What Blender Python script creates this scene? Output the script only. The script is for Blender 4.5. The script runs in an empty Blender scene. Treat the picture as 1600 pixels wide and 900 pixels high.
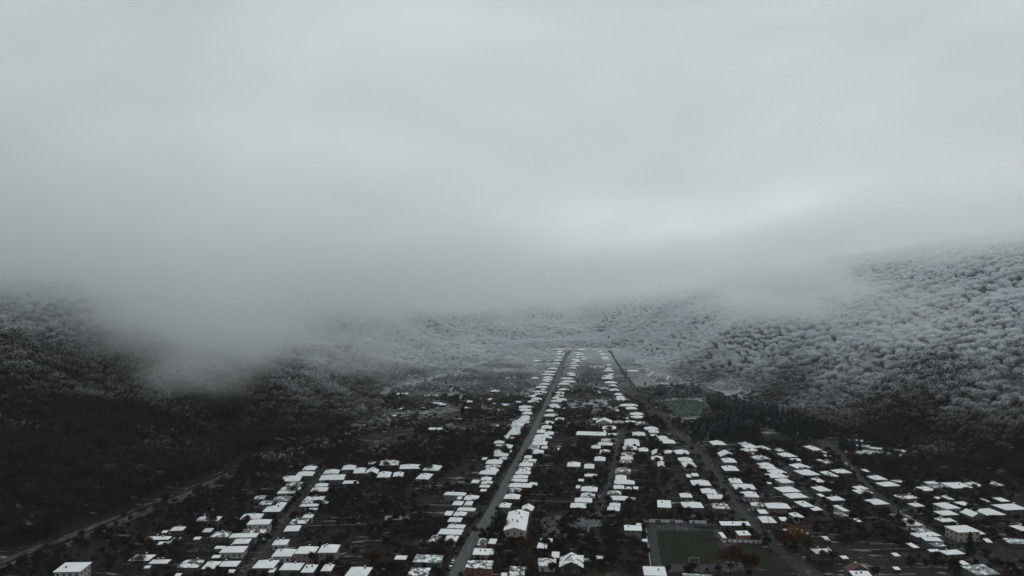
import bpy, math, random
import numpy as np
from mathutils import Vector
R = math.radians
random.seed(7)
rng = np.random.default_rng(7)
sc = bpy.context.scene
C = sc.collection

# ---------------------------------------------------------------- camera
CAMH = 140.0          # height of the drone above the valley floor (m)
F = 1232.0            # focal length in photo pixels (photo 1600 wide)
HY = 450.0            # photo row of the horizon
cam = bpy.data.cameras.new('camera')
cam.sensor_width = 36.0
cam.lens = 36.0 * F / 1600.0
cam.clip_start = 1.0
cam.clip_end = 30000.0
camo = bpy.data.objects.new('camera', cam)
camo.location = (0, 0, CAMH)
camo.rotation_euler = (R(90), 0, 0)
C.objects.link(camo)
sc.camera = camo

# ---------------------------------------------------------------- world: overcast sky
SUN_EL, SUN_ROT = R(38), R(40)
w = bpy.data.worlds.new('World')
sc.world = w
w.use_nodes = True
nt = w.node_tree
nt.nodes.clear()
def N(nt, t, **k):
    n = nt.nodes.new(t)
    for a, v in k.items():
        setattr(n, a, v)
    return n
L = nt.links.new
wo = N(nt, 'ShaderNodeOutputWorld'); bg = N(nt, 'ShaderNodeBackground')
bg.inputs['Strength'].default_value = 0.1
sky = N(nt, 'ShaderNodeTexSky', sky_type='NISHITA', sun_disc=False, sun_elevation=SUN_EL, sun_rotation=SUN_ROT)
tc = N(nt, 'ShaderNodeTexCoord')
mp = N(nt, 'ShaderNodeMapping'); mp.inputs['Scale'].default_value = (1.6, 1.6, 4.2)
L(tc.outputs['Generated'], mp.inputs['Vector'])
nz = N(nt, 'ShaderNodeTexNoise'); nz.inputs['Scale'].default_value = 1.25; nz.inputs['Detail'].default_value = 4
nz.inputs['Roughness'].default_value = 0.42; nz.inputs['Distortion'].default_value = 0.5
L(mp.outputs[0], nz.inputs['Vector'])
cr = N(nt, 'ShaderNodeValToRGB')
cr.color_ramp.elements[0].position = 0.28; cr.color_ramp.elements[0].color = (4.50, 4.98, 5.08, 1)
cr.color_ramp.elements[1].position = 0.72; cr.color_ramp.elements[1].color = (6.85, 7.32, 7.38, 1)
L(nz.outputs['Fac'], cr.inputs[0])
mxw = N(nt, 'ShaderNodeMix', data_type='RGBA'); mxw.inputs[0].default_value = 0.93
L(sky.outputs[0], mxw.inputs[6]); L(cr.outputs[0], mxw.inputs[7])
# the overcast is thinner and brighter low over the head of the valley
gl = N(nt, 'ShaderNodeVectorMath', operation='SUBTRACT'); L(tc.outputs['Generated'], gl.inputs[0]); gl.inputs[1].default_value = (.24, .970, .022)
gs = N(nt, 'ShaderNodeVectorMath', operation='MULTIPLY'); L(gl.outputs[0], gs.inputs[0]); gs.inputs[1].default_value = (2.2, 1.0, 8.5)
ge = N(nt, 'ShaderNodeVectorMath', operation='LENGTH'); L(gs.outputs[0], ge.inputs[0])
gr = N(nt, 'ShaderNodeMapRange', interpolation_type='SMOOTHSTEP'); L(ge.outputs['Value'], gr.inputs[0])
gr.inputs[1].default_value = 1.0; gr.inputs[2].default_value = 0.0; gr.inputs[3].default_value = 1.0; gr.inputs[4].default_value = 1.85
gm_ = N(nt, 'ShaderNodeVectorMath', operation='SCALE'); L(mxw.outputs[2], gm_.inputs[0]); L(gr.outputs[0], gm_.inputs['Scale'])
L(gm_.outputs[0], bg.inputs['Color']); L(bg.outputs[0], wo.inputs['Surface'])

# ---------------------------------------------------------------- sun (diffuse, overcast)
sd = bpy.data.lights.new('sun', 'SUN')
sd.energy = 1.0; sd.angle = R(40); sd.color = (1.0, 0.97, 0.93)
so = bpy.data.objects.new('sun', sd)
so.rotation_euler = (R(90) - SUN_EL, 0, R(180) - SUN_ROT)
C.objects.link(so)

# ---------------------------------------------------------------- exposure and render settings
sc.view_settings.view_transform = 'Standard'
sc.view_settings.look = 'None'
sc.view_settings.exposure = 0.0
sc.view_settings.gamma = 1.0
cy = sc.cycles
cy.max_bounces = 12; cy.diffuse_bounces = 4; cy.glossy_bounces = 1; cy.transmission_bounces = 3
cy.volume_bounces = 10; cy.transparent_max_bounces = 4
cy.volume_step_rate = 4.0; cy.volume_max_steps = 160
cy.use_denoising = True
cy.caustics_reflective = False; cy.caustics_refractive = False

# ================================================================ helpers
def P(px, py, z=0.0):
    """a point of the valley (height z) seen at photo pixel px, py"""
    D = (CAMH - z) * F / (py - HY)
    return ((px - 800.0) / F * D, D)

def sstep(a, b, x):
    t = np.clip((x - a) / (b - a), 0, 1)
    return t * t * (3 - 2 * t)

_perm = np.random.default_rng(3).permutation(4096)
_val = np.random.default_rng(4).random(4096)
def vnoise(x, y):
    xi = np.floor(x).astype(int); yi = np.floor(y).astype(int)
    fx = x - xi; fy = y - yi
    fx = fx * fx * (3 - 2 * fx); fy = fy * fy * (3 - 2 * fy)
    def h(a, b):
        return _val[(_perm[a & 4095] + b * 57) & 4095]
    return (h(xi, yi) * (1 - fx) + h(xi + 1, yi) * fx) * (1 - fy) + (h(xi, yi + 1) * (1 - fx) + h(xi + 1, yi + 1) * fx) * fy
def fbm(x, y, o=3):
    s = 0; a = .5
    for i in range(o):
        s = s + a * vnoise(x * 2 ** i + 17.3 * i, y * 2 ** i - 9.1 * i); a *= .5
    return s

VILLAGE = [P(*p) for p in [(-500, 1200), (-60, 906), (345, 752), (400, 706), (500, 692), (585, 652), (610, 612), (700, 588),
           (800, 556), (870, 545), (955, 545), (1000, 568), (1012, 588), (1100, 606), (1200, 642), (1300, 682), (1420, 722),
           (1600, 756), (1900, 800), (2300, 1200)]]
VP = np.array(VILLAGE)
def poly_dist(x, y, poly=VP):
    """signed distance: negative inside"""
    x = np.asarray(x, float); y = np.asarray(y, float)
    d2 = np.full(x.shape, 1e18); ins = np.zeros(x.shape, bool)
    n = len(poly)
    for i in range(n):
        ax, ay = poly[i]; bx, by = poly[(i + 1) % n]
        ex, ey = bx - ax, by - ay
        t = np.clip(((x - ax) * ex + (y - ay) * ey) / (ex * ex + ey * ey), 0, 1)
        d2 = np.minimum(d2, (x - ax - t * ex) ** 2 + (y - ay - t * ey) ** 2)
        c = ((ay > y) != (by > y)) & (x < (bx - ax) * (y - ay) / (by - ay + 1e-12) + ax)
        ins ^= c
    d = np.sqrt(d2)
    return np.where(ins, -d, d)

def height(x, y):
    x = np.asarray(x, float); y = np.asarray(y, float)
    d = np.maximum(poly_dist(x, y) - 25, 0)
    front = sstep(250, 420, y)
    sl = .115 + .30 * sstep(-130, -300, x) + .50 * sstep(210, 380, x)
    z = d * sl * front
    z = z + np.maximum(y - 2350, 0) * .12
    z = z + sstep(0, 200, d) * front * ((fbm(x / 170, y / 170) - .44) * 52 + (np.abs(fbm(x / 300 + 5, y / 420) - .44) - .09) * 120)
    z = np.where(z > 0, z, 0)
    cap = 150 + 120 * sstep(-150, -420, x) + sstep(330, 620, x) * (95 - 45 * sstep(1500, 2100, y))
    return cap * np.tanh(z / cap)

def link(o, parent=None):
    C.objects.link(o)
    if parent is not None:
        o.parent = parent
    return o
def mesh(name, v, f, mats=None, mi=None, smooth=False):
    m = bpy.data.meshes.new(name)
    m.from_pydata([tuple(p) for p in v], [], [tuple(q) for q in f])
    for t in (mats or []):
        m.materials.append(t)
    if mi is not None:
        m.polygons.foreach_set('material_index', mi)
    if smooth:
        m.polygons.foreach_set('use_smooth', [True] * len(m.polygons))
    m.update()
    return m
def obj(name, m, parent=None, loc=None, rz=None, scale=None):
    o = bpy.data.objects.new(name, m)
    if loc is not None: o.location = loc
    if rz is not None: o.rotation_euler = (0, 0, rz)
    if scale is not None: o.scale = scale
    return link(o, parent)
def tag(o, label=None, cat=None, group=None, kind=None):
    if label: o['label'] = label
    if cat: o['category'] = cat
    if group: o['group'] = group
    if kind: o['kind'] = kind
    return o
class MB:
    def __init__(s): s.v = []; s.f = []; s.m = []
    def add(s, v, f, m=0):
        b = len(s.v); s.v += list(v); s.f += [tuple(i + b for i in q) for q in f]; s.m += [m] * len(f)
    def box(s, x0, x1, y0, y1, z0, z1, m=0):
        s.add([(x0, y0, z0), (x1, y0, z0), (x1, y1, z0), (x0, y1, z0), (x0, y0, z1), (x1, y0, z1), (x1, y1, z1), (x0, y1, z1)],
              [(0, 3, 2, 1), (4, 5, 6, 7), (0, 1, 5, 4), (1, 2, 6, 5), (2, 3, 7, 6), (3, 0, 4, 7)], m)
    def tube(s, p0, p1, r0, r1, n=6, m=0):
        p0 = Vector(p0); p1 = Vector(p1); d = (p1 - p0).normalized()
        a = d.orthogonal().normalized(); b = d.cross(a)
        v = []
        for p, r in ((p0, r0), (p1, r1)):
            for k in range(n):
                t = 2 * math.pi * k / n
                v.append(tuple(p + (a * math.cos(t) + b * math.sin(t)) * r))
        f = [(k, (k + 1) % n, n + (k + 1) % n, n + k) for k in range(n)] + [tuple(range(n - 1, -1, -1)), tuple(range(n, 2 * n))]
        s.add(v, f, m)
    def mesh(s, name, mats, smooth=False):
        return mesh(name, s.v, s.f, mats, s.m, smooth)

# ================================================================ materials
def new_mat(name, rough=.8):
    m = bpy.data.materials.new(name); m.use_nodes = True
    t = m.node_tree; b = t.nodes['Principled BSDF']
    b.inputs['Roughness'].default_value = rough
    b.inputs['Specular IOR Level'].default_value = .25
    return m, t, b
def noise_node(t, scale, detail=3, vec=None, rough=.55):
    n = N(t, 'ShaderNodeTexNoise'); n.inputs['Scale'].default_value = scale; n.inputs['Detail'].default_value = detail
    n.inputs['Roughness'].default_value = rough
    if vec is not None: t.links.new(vec, n.inputs['Vector'])
    return n
def math_node(t, op, a, b=None, c=None, clamp=False):
    n = N(t, 'ShaderNodeMath', operation=op); n.use_clamp = clamp
    for i, q in enumerate((a, b, c)):
        if q is None: continue
        if isinstance(q, (int, float)): n.inputs[i].default_value = q
        else: t.links.new(q, n.inputs[i])
    return n.outputs[0]
def maprange(t, v, a, b, c=0., d=1., smooth=False):
    n = N(t, 'ShaderNodeMapRange')
    if smooth: n.interpolation_type = 'SMOOTHSTEP'
    t.links.new(v, n.inputs[0])
    for i, q in enumerate((a, b, c, d)):
        if isinstance(q, (int, float)): n.inputs[i + 1].default_value = q
        else: t.links.new(q, n.inputs[i + 1])
    return n.outputs[0]
def mixc(t, fac, a, b):
    n = N(t, 'ShaderNodeMix', data_type='RGBA')
    for i, q in ((0, fac), (6, a), (7, b)):
        if isinstance(q, (int, float)): n.inputs[i].default_value = q
        elif isinstance(q, tuple): n.inputs[i].default_value = (*q, 1)
        else: t.links.new(q, n.inputs[i])
    return n.outputs[2]
def simple(name, col, rough=.8, var=.25, scale=.8):
    m, t, b = new_mat(name, rough)
    g = N(t, 'ShaderNodeNewGeometry')
    oi = N(t, 'ShaderNodeObjectInfo')
    n = noise_node(t, scale, 4, g.outputs['Position'])
    f = math_node(t, 'ADD', math_node(t, 'MULTIPLY', n.outputs[0], .7), math_node(t, 'MULTIPLY', oi.outputs['Random'], .3))
    lo = tuple(c * (1 - var) for c in col); hi = tuple(min(1, c * (1 + var)) for c in col)
    t.links.new(mixc(t, maprange(t, f, .25, .75), lo, hi), b.inputs['Base Color'])
    return m

def frost_amount(t, off=0.0):
    """how much hoar frost lies at a place: more with height and up the valley"""
    g = N(t, 'ShaderNodeNewGeometry')
    s = N(t, 'ShaderNodeSeparateXYZ'); t.links.new(g.outputs['Position'], s.inputs[0])
    hy = maprange(t, s.outputs[1], 600, 1550, 0, .95)
    hz = math_node(t, 'MULTIPLY', s.outputs[2], 1 / 135.)
    lx = maprange(t, s.outputs[0], -480, -120, -.40, 0)
    n = noise_node(t, .012, 2, g.outputs['Position'])
    nn = maprange(t, n.outputs[0], .3, .7, -.2, .2)
    a = math_node(t, 'ADD', hy, hz); a = math_node(t, 'ADD', a, lx); a = math_node(t, 'ADD', a, nn)
    a = math_node(t, 'ADD', a, off - .02)
    return math_node(t, 'MINIMUM', math_node(t, 'MAXIMUM', a, 0.02), 1.0), g, s

def foliage(name, dark1, dark2, frostcol=(.83, .87, .89), off=0., maxfrost=.95):
    m, t, b = new_mat(name, .9)
    b.inputs['Specular IOR Level'].default_value = .08
    fa, g, s = frost_amount(t, off)
    at = N(t, 'ShaderNodeAttribute', attribute_name='frost')
    fac = math_node(t, 'SUBTRACT', math_node(t, 'MULTIPLY', fa, 1.02), at.outputs['Fac'])
    fac = maprange(t, fac, -.03, .28)
    fac = math_node(t, 'MULTIPLY', fac, maxfrost)
    n = noise_node(t, .06, 2, g.outputs['Position'])
    n2 = maprange(t, n.outputs[0], .35, .65)
    col = mixc(t, fac, mixc(t, n2, dark1, dark2), frostcol)
    t.nodes.remove(b)
    df = N(t, 'ShaderNodeBsdfDiffuse'); tr = N(t, 'ShaderNodeBsdfTranslucent'); ms = N(t, 'ShaderNodeMixShader'); ms.inputs[0].default_value = .42
    t.links.new(col, df.inputs[0]); t.links.new(col, tr.inputs[0]); t.links.new(df.outputs[0], ms.inputs[1]); t.links.new(tr.outputs[0], ms.inputs[2])
    out = [q for q in t.nodes if q.type == 'OUTPUT_MATERIAL'][0]; t.links.new(ms.outputs[0], out.inputs['Surface'])
    return m
M = {}
M['forest'] = foliage('forest_twigs', (.030, .024, .022), (.058, .044, .036))
M['garden'] = foliage('garden_twigs', (.020, .015, .013), (.045, .030, .022), off=-.12)
M['rust'] = foliage('rust_leaves', (.045, .020, .010), (.075, .034, .014), off=-.2)
M['orange'] = foliage('orange_leaves', (.11, .043, .009), (.20, .080, .015), off=-.3)
M['olive'] = foliage('olive_leaves', (.045, .036, .008), (.085, .066, .014), off=-.3)
M['conifer'] = foliage('conifer_needles', (.010, .022, .025), (.017, .032, .034), frostcol=(.50, .57, .60), off=.0, maxfrost=.6)
M['thicket'] = foliage('frosted_thicket', (.025, .022, .02), (.05, .045, .04), off=.55, maxfrost=.75)
M['bark'] = foliage('bark', (.024, .019, .017), (.040, .032, .028), off=-.3, maxfrost=.5)

def snow_mat(name, bare, thr):
    m, t, b = new_mat(name, .7)
    g = N(t, 'ShaderNodeNewGeometry'); oi = N(t, 'ShaderNodeObjectInfo')
    n = noise_node(t, .33, 5, g.outputs['Position'], .65)
    th = math_node(t, 'ADD', thr, math_node(t, 'MULTIPLY', oi.outputs['Random'], .09))
    hole = maprange(t, n.outputs[0], math_node(t, 'ADD', th, .045), th)
    n2 = noise_node(t, .12, 3, g.outputs['Position'])
    white = mixc(t, n2.outputs[0], (.66, .685, .70), (.88, .90, .91))
    t.links.new(mixc(t, hole, white, bare), b.inputs['Base Color'])
    bp = N(t, 'ShaderNodeBump'); bp.inputs['Strength'].default_value = .5; bp.inputs['Distance'].default_value = .15
    t.links.new(n.outputs[0], bp.inputs['Height']); t.links.new(bp.outputs[0], b.inputs['Normal'])
    return m
M['snow'] = snow_mat('roof_snow', (.15, .15, .15), .19)
M['snow_patchy'] = snow_mat('thin_roof_snow', (.075, .065, .06), .42)
M['snow_grey'] = snow_mat('melting_roof_snow', (.16, .19, .19), .46)
M['tin'] = simple('roof_tin', (.10, .10, .10), .5)
M['rusty'] = simple('rusty_roof', (.075, .034, .028), .7, .4)
WALLS = {'grey': (.085, .085, .083), 'brown': (.06, .045, .036), 'teal': (.055, .088, .088), 'cream': (.30, .27, .22),
         'white': (.34, .34, .33), 'red': (.125, .032, .027), 'dark': (.035, .033, .033), 'brick': (.20, .09, .075), 'stone': (.17, .15, .135)}
for k, c in WALLS.items():
    M['w_' + k] = simple('wall_' + k, c, .9, .28, .5)
M['frame'] = simple('window_frame', (.32, .32, .31), .6)
M['pane'] = simple('window_pane', (.018, .02, .022), .12)
M['door'] = simple('door_wood', (.05, .032, .022), .6)
M['chimney'] = simple('chimney_brick', (.10, .065, .05), .9)
M['concrete'] = simple('concrete', (.20, .205, .20), .9, .3, .4)
M['paleconc'] = simple('pale_concrete', (.46, .48, .47), .9, .25, .3)
M['metal'] = simple('galvanised_metal', (.16, .16, .165), .45)
M['wood'] = simple('pole_wood', (.06, .05, .042), .8)
M['goal'] = simple('goal_white', (.5, .5, .5), .5)
M['bluepan'] = simple('blue_panel', (.06, .12, .20), .7)
M['redpan'] = simple('red_panel', (.16, .05, .04), .7)
M['tyre'] = simple('tyre', (.012, .012, .012), .9)
M['glass'] = simple('car_glass', (.015, .017, .02), .08)
for k, c in {'white': (.45, .46, .47), 'silver': (.22, .23, .24), 'dark': (.018, .02, .026), 'blue': (.03, .05, .10), 'red': (.16, .02, .02)}.items():
    M['car_' + k] = simple('car_paint_' + k, c, .3, .05)

# ground
def ground_mat():
    m, t, b = new_mat('valley_ground', .95)
    b.inputs['Specular IOR Level'].default_value = .1
    fa, g, s = frost_amount(t, -.02)
    pos = g.outputs['Position']
    mpx = N(t, 'ShaderNodeMapping'); mpx.inputs['Scale'].default_value = (1 / 16., 1 / 4.5, .05); mpx.inputs['Rotation'].default_value = (0, 0, R(5))
    t.links.new(pos, mpx.inputs[0])
    nA = noise_node(t, 1.0, 5, mpx.outputs[0], .7)
    nB = noise_node(t, .03, 4, pos)
    nC = noise_node(t, .5, 3, pos)
    soil = mixc(t, maprange(t, nB.outputs[0], .38, .62), (.015, .0115, .0105), (.030, .0245, .017))
    soil = mixc(t, maprange(t, nC.outputs[0], .35, .7), soil, (.008, .0065, .0065))
    thr = maprange(t, fa, 0.0, .5, .60, .42)
    big = maprange(t, nB.outputs[0], .3, .7, .05, -.05)
    sn = maprange(t, math_node(t, 'ADD', nA.outputs[0], big), thr, math_node(t, 'ADD', thr, .07))
    sn = math_node(t, 'MULTIPLY', sn, maprange(t, fa, 0, .6, .42, .85))
    sn = math_node(t, 'MULTIPLY', sn, maprange(t, s.outputs[2], 2, 14, 1, .35))
    t.links.new(mixc(t, sn, soil, (.62, .65, .66)), b.inputs['Base Color'])
    bp = N(t, 'ShaderNodeBump'); bp.inputs['Strength'].default_value = .6; bp.inputs['Distance'].default_value = .5
    t.links.new(nC.outputs[0], bp.inputs['Height']); t.links.new(bp.outputs[0], b.inputs['Normal'])
    return m
M['ground'] = ground_mat()
def road_mat(name, c1, c2, snow, rough=.55, spec=.3):
    m, t, b = new_mat(name, rough)
    b.inputs['Specular IOR Level'].default_value = spec
    g = N(t, 'ShaderNodeNewGeometry')
    mpx = N(t, 'ShaderNodeMapping'); mpx.inputs['Scale'].default_value = (.9, .06, 1); mpx.inputs['Rotation'].default_value = (0, 0, R(6))
    t.links.new(g.outputs['Position'], mpx.inputs[0])
    n = noise_node(t, 1, 4, mpx.outputs[0]); n2 = noise_node(t, .25, 4, g.outputs['Position'])
    c = mixc(t, maprange(t, n.outputs[0], .35, .65), c1, c2)
    sn = math_node(t, 'MULTIPLY', maprange(t, n2.outputs[0], .56, .75), snow)
    t.links.new(mixc(t, sn, c, (.6, .62, .63)), b.inputs['Base Color'])
    return m
M['asphalt'] = road_mat('asphalt', (.062, .070, .074), (.088, .098, .102), .08, .7, .18)
M['lane'] = road_mat('wet_lane', (.022, .022, .022), (.042, .043, .043), .2, .85, .1)
M['verge'] = road_mat('muddy_verge', (.020, .019, .018), (.034, .031, .028), .35, .9, .1)
M['gravel'] = road_mat('river_gravel', (.030, .031, .031), (.075, .078, .078), .4, .9, .1)
M['stream'] = road_mat('stream_water', (.016, .02, .021), (.022, .026, .027), 0, .15, .5)
M['turf'] = road_mat('pitch_turf', (.012, .016, .009), (.019, .023, .013), .0, .95, .05)
M['turf2'] = road_mat('bright_turf', (.018, .042, .024), (.030, .060, .036), .75, .95, .05)
M['track'] = road_mat('cinder_track', (.028, .030, .029), (.05, .052, .05), .22, .95, .1)
M['yard'] = road_mat('snowy_yard', (.10, .105, .105), (.30, .31, .31), .8, .95, .1)
M['line'] = simple('pitch_line', (.22, .23, .22), .9)

# ================================================================ terrain
xs = np.concatenate([np.linspace(-3200, -1300, 40)[:-1], np.linspace(-1300, 1400, 226), np.linspace(1400, 3200, 40)[1:]])
ys = np.concatenate([np.linspace(-600, 300, 20)[:-1], np.linspace(300, 2600, 210), np.linspace(2600, 5200, 60)[1:]])
X, Y = np.meshgrid(xs, ys)
Z = height(X, Y)
gv = np.stack([X, Y, Z], -1).reshape(-1, 3)
nx, ny = len(xs), len(ys)
idx = np.arange(nx * ny).reshape(ny, nx)
gf = np.stack([idx[:-1, :-1], idx[:-1, 1:], idx[1:, 1:], idx[1:, :-1]], -1).reshape(-1, 4)
gm = mesh('terrain', gv.tolist(), gf.tolist(), [M['ground']], smooth=True)
tag(obj('terrain', gm), kind='structure')

def resample(pts, step):
    pts = [np.array(p, float) for p in pts]
    # Catmull-Rom
    out = []
    for i in range(len(pts) - 1):
        p0 = pts[max(i - 1, 0)]; p1 = pts[i]; p2 = pts[i + 1]; p3 = pts[min(i + 2, len(pts) - 1)]
        n = max(2, int(np.linalg.norm(p2 - p1) / step))
        for k in range(n):
            t = k / n
            out.append(.5 * ((2 * p1) + (-p0 + p2) * t + (2 * p0 - 5 * p1 + 4 * p2 - p3) * t * t + (-p0 + 3 * p1 - 3 * p2 + p3) * t ** 3))
    out.append(pts[-1])
    return np.array(out)
def ribbon(name, pts, width, z, mat, wob=0., seed=0, step=12):
    p = resample(pts, step)
    tg = np.gradient(p, axis=0); tg /= np.linalg.norm(tg, axis=1)[:, None]
    nn = np.stack([tg[:, 1], -tg[:, 0]], 1)
    k = np.arange(len(p))
    wl = width / 2 * (1 + wob * (vnoise(k * .9 + seed, k * 0. + 3) - .5) * 2)
    wr = width / 2 * (1 + wob * (vnoise(k * .9 + seed + 50, k * 0. + 8) - .5) * 2)
    a = p - nn * wl[:, None]; b = p + nn * wr[:, None]
    v = []
    for i in range(len(p)):
        v.append((a[i][0], a[i][1], z)); v.append((b[i][0], b[i][1], z))
    f = [(2 * i, 2 * i + 1, 2 * i + 3, 2 * i + 2) for i in range(len(p) - 1)]
    o = obj(name, mesh(name, v, f, [mat]))
    tag(o, kind='structure')
    return p
def sheet(name, pts, z, mat):
    v = [(x, y, z) for x, y in pts]
    a = sum(v[i][0] * v[(i + 1) % len(v)][1] - v[(i + 1) % len(v)][0] * v[i][1] for i in range(len(v)))
    f = tuple(range(len(v))) if a > 0 else tuple(range(len(v) - 1, -1, -1))
    return tag(obj(name, mesh(name, v, [f], [mat])), kind='structure')

ROADS = {
 'main': ([(700, 930), (712, 900), (735, 850), (770, 797), (800, 737), (828, 685), (850, 640), (868, 598), (885, 558), (889, 549)], 7.0, 'asphalt', 'main_street'),
 'river': ([(355, 930), (382, 900), (420, 855), (450, 812), (480, 772), (508, 730)], 4.6, 'lane', 'riverside_street'),
 'pitch': ([(1290, 930), (1268, 900), (1240, 876), (1195, 838), (1160, 800), (1122, 745), (1085, 703), (1048, 668), (1010, 630), (985, 600), (965, 570), (951, 547)], 5.2, 'lane', 'pitch_street'),
 'lane': ([(928, 809), (946, 770), (957, 735), (966, 697), (973, 670)], 4.2, 'lane', 'short_lane'),
 'hill': ([(1198, 698), (1225, 730), (1250, 758), (1278, 790), (1292, 806)], 3.4, 'lane', 'hill_lane'),
 'outer': ([(1284, 686), (1310, 710), (1345, 750), (1380, 784), (1420, 810), (1470, 840), (1530, 875), (1580, 908)], 5.4, 'lane', 'outer_street'),
 'cross': ([(836, 806), (880, 809), (928, 811), (1005, 812)], 2.2, 'lane', 'cross_path'),
}
RP = {}
for i, (k, (px, wd, mt, nm)) in enumerate(ROADS.items()):
    wp = [P(*q) for q in px]
    if k in ('main', 'pitch', 'outer', 'river'):
        ribbon(nm + '_verge', wp, wd + 5.5, .03 + .002 * i, M['verge'], .25, i * 7)
    RP[k] = ribbon(nm, wp, wd, .075 + .005 * i, M[mt], .06, i)
RIV = [P(*q) for q in [(-160, 945), (-10, 886), (100, 846), (200, 806), (290, 772), (345, 746), (362, 736)]]
RP['riverbed'] = ribbon('riverbed', RIV, 15, .05, M['gravel'], .35, 40, 9)
ribbon('stream', [(x - 2.0 + 3 * math.sin(i), y) for i, (x, y) in enumerate(RIV)], 2.6, .10, M['stream'], .5, 60, 7)
# sports ground in the village
PITCH = [P(1025, 829), P(1113, 829), P(1134, 881), P(1034, 882)]
TRACK = [P(1010, 818), P(1120, 818), P(1152, 893), P(1016, 894)]
sheet('running_track', TRACK, .03, M['track'])
sheet('football_pitch', PITCH, .055, M['turf'])
PCOURT = [P(1124, 850), P(1152, 850), P(1182, 888), P(1150, 890)]
sheet('paved_court', PCOURT, .034, M['track'])
sheet('side_lawn', [P(1156, 853), P(1190, 853), P(1222, 890), P(1186, 890)], .036, M['turf'])
FARP = [P(1036, 627), P(1060, 624), P(1090, 625), P(1116, 640), P(1090, 650), P(1060, 652), P(1040, 640)]
sheet('sports_field', FARP, .03, M['turf2'])
sheet('far_lawn', [P(1190, 683), P(1224, 680), P(1242, 691), P(1192, 694)], .03, M['turf'])
sheet('snowy_yard', [P(978, 587), P(1010, 585), P(1030, 604), P(990, 606)], .03, M['yard'])
sheet('snowy_clearing', [P(598, 806), P(640, 805), P(634, 812), P(600, 813)], .03, M['yard'])
NOTREE = [PITCH, TRACK, PCOURT, FARP, [P(1156, 853), P(1190, 853), P(1222, 890), P(1186, 890)], [P(1190, 683), P(1224, 680), P(1242, 691), P(1192, 694)],
          [P(978, 587), P(1010, 585), P(1030, 604), P(990, 606)]]

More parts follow.
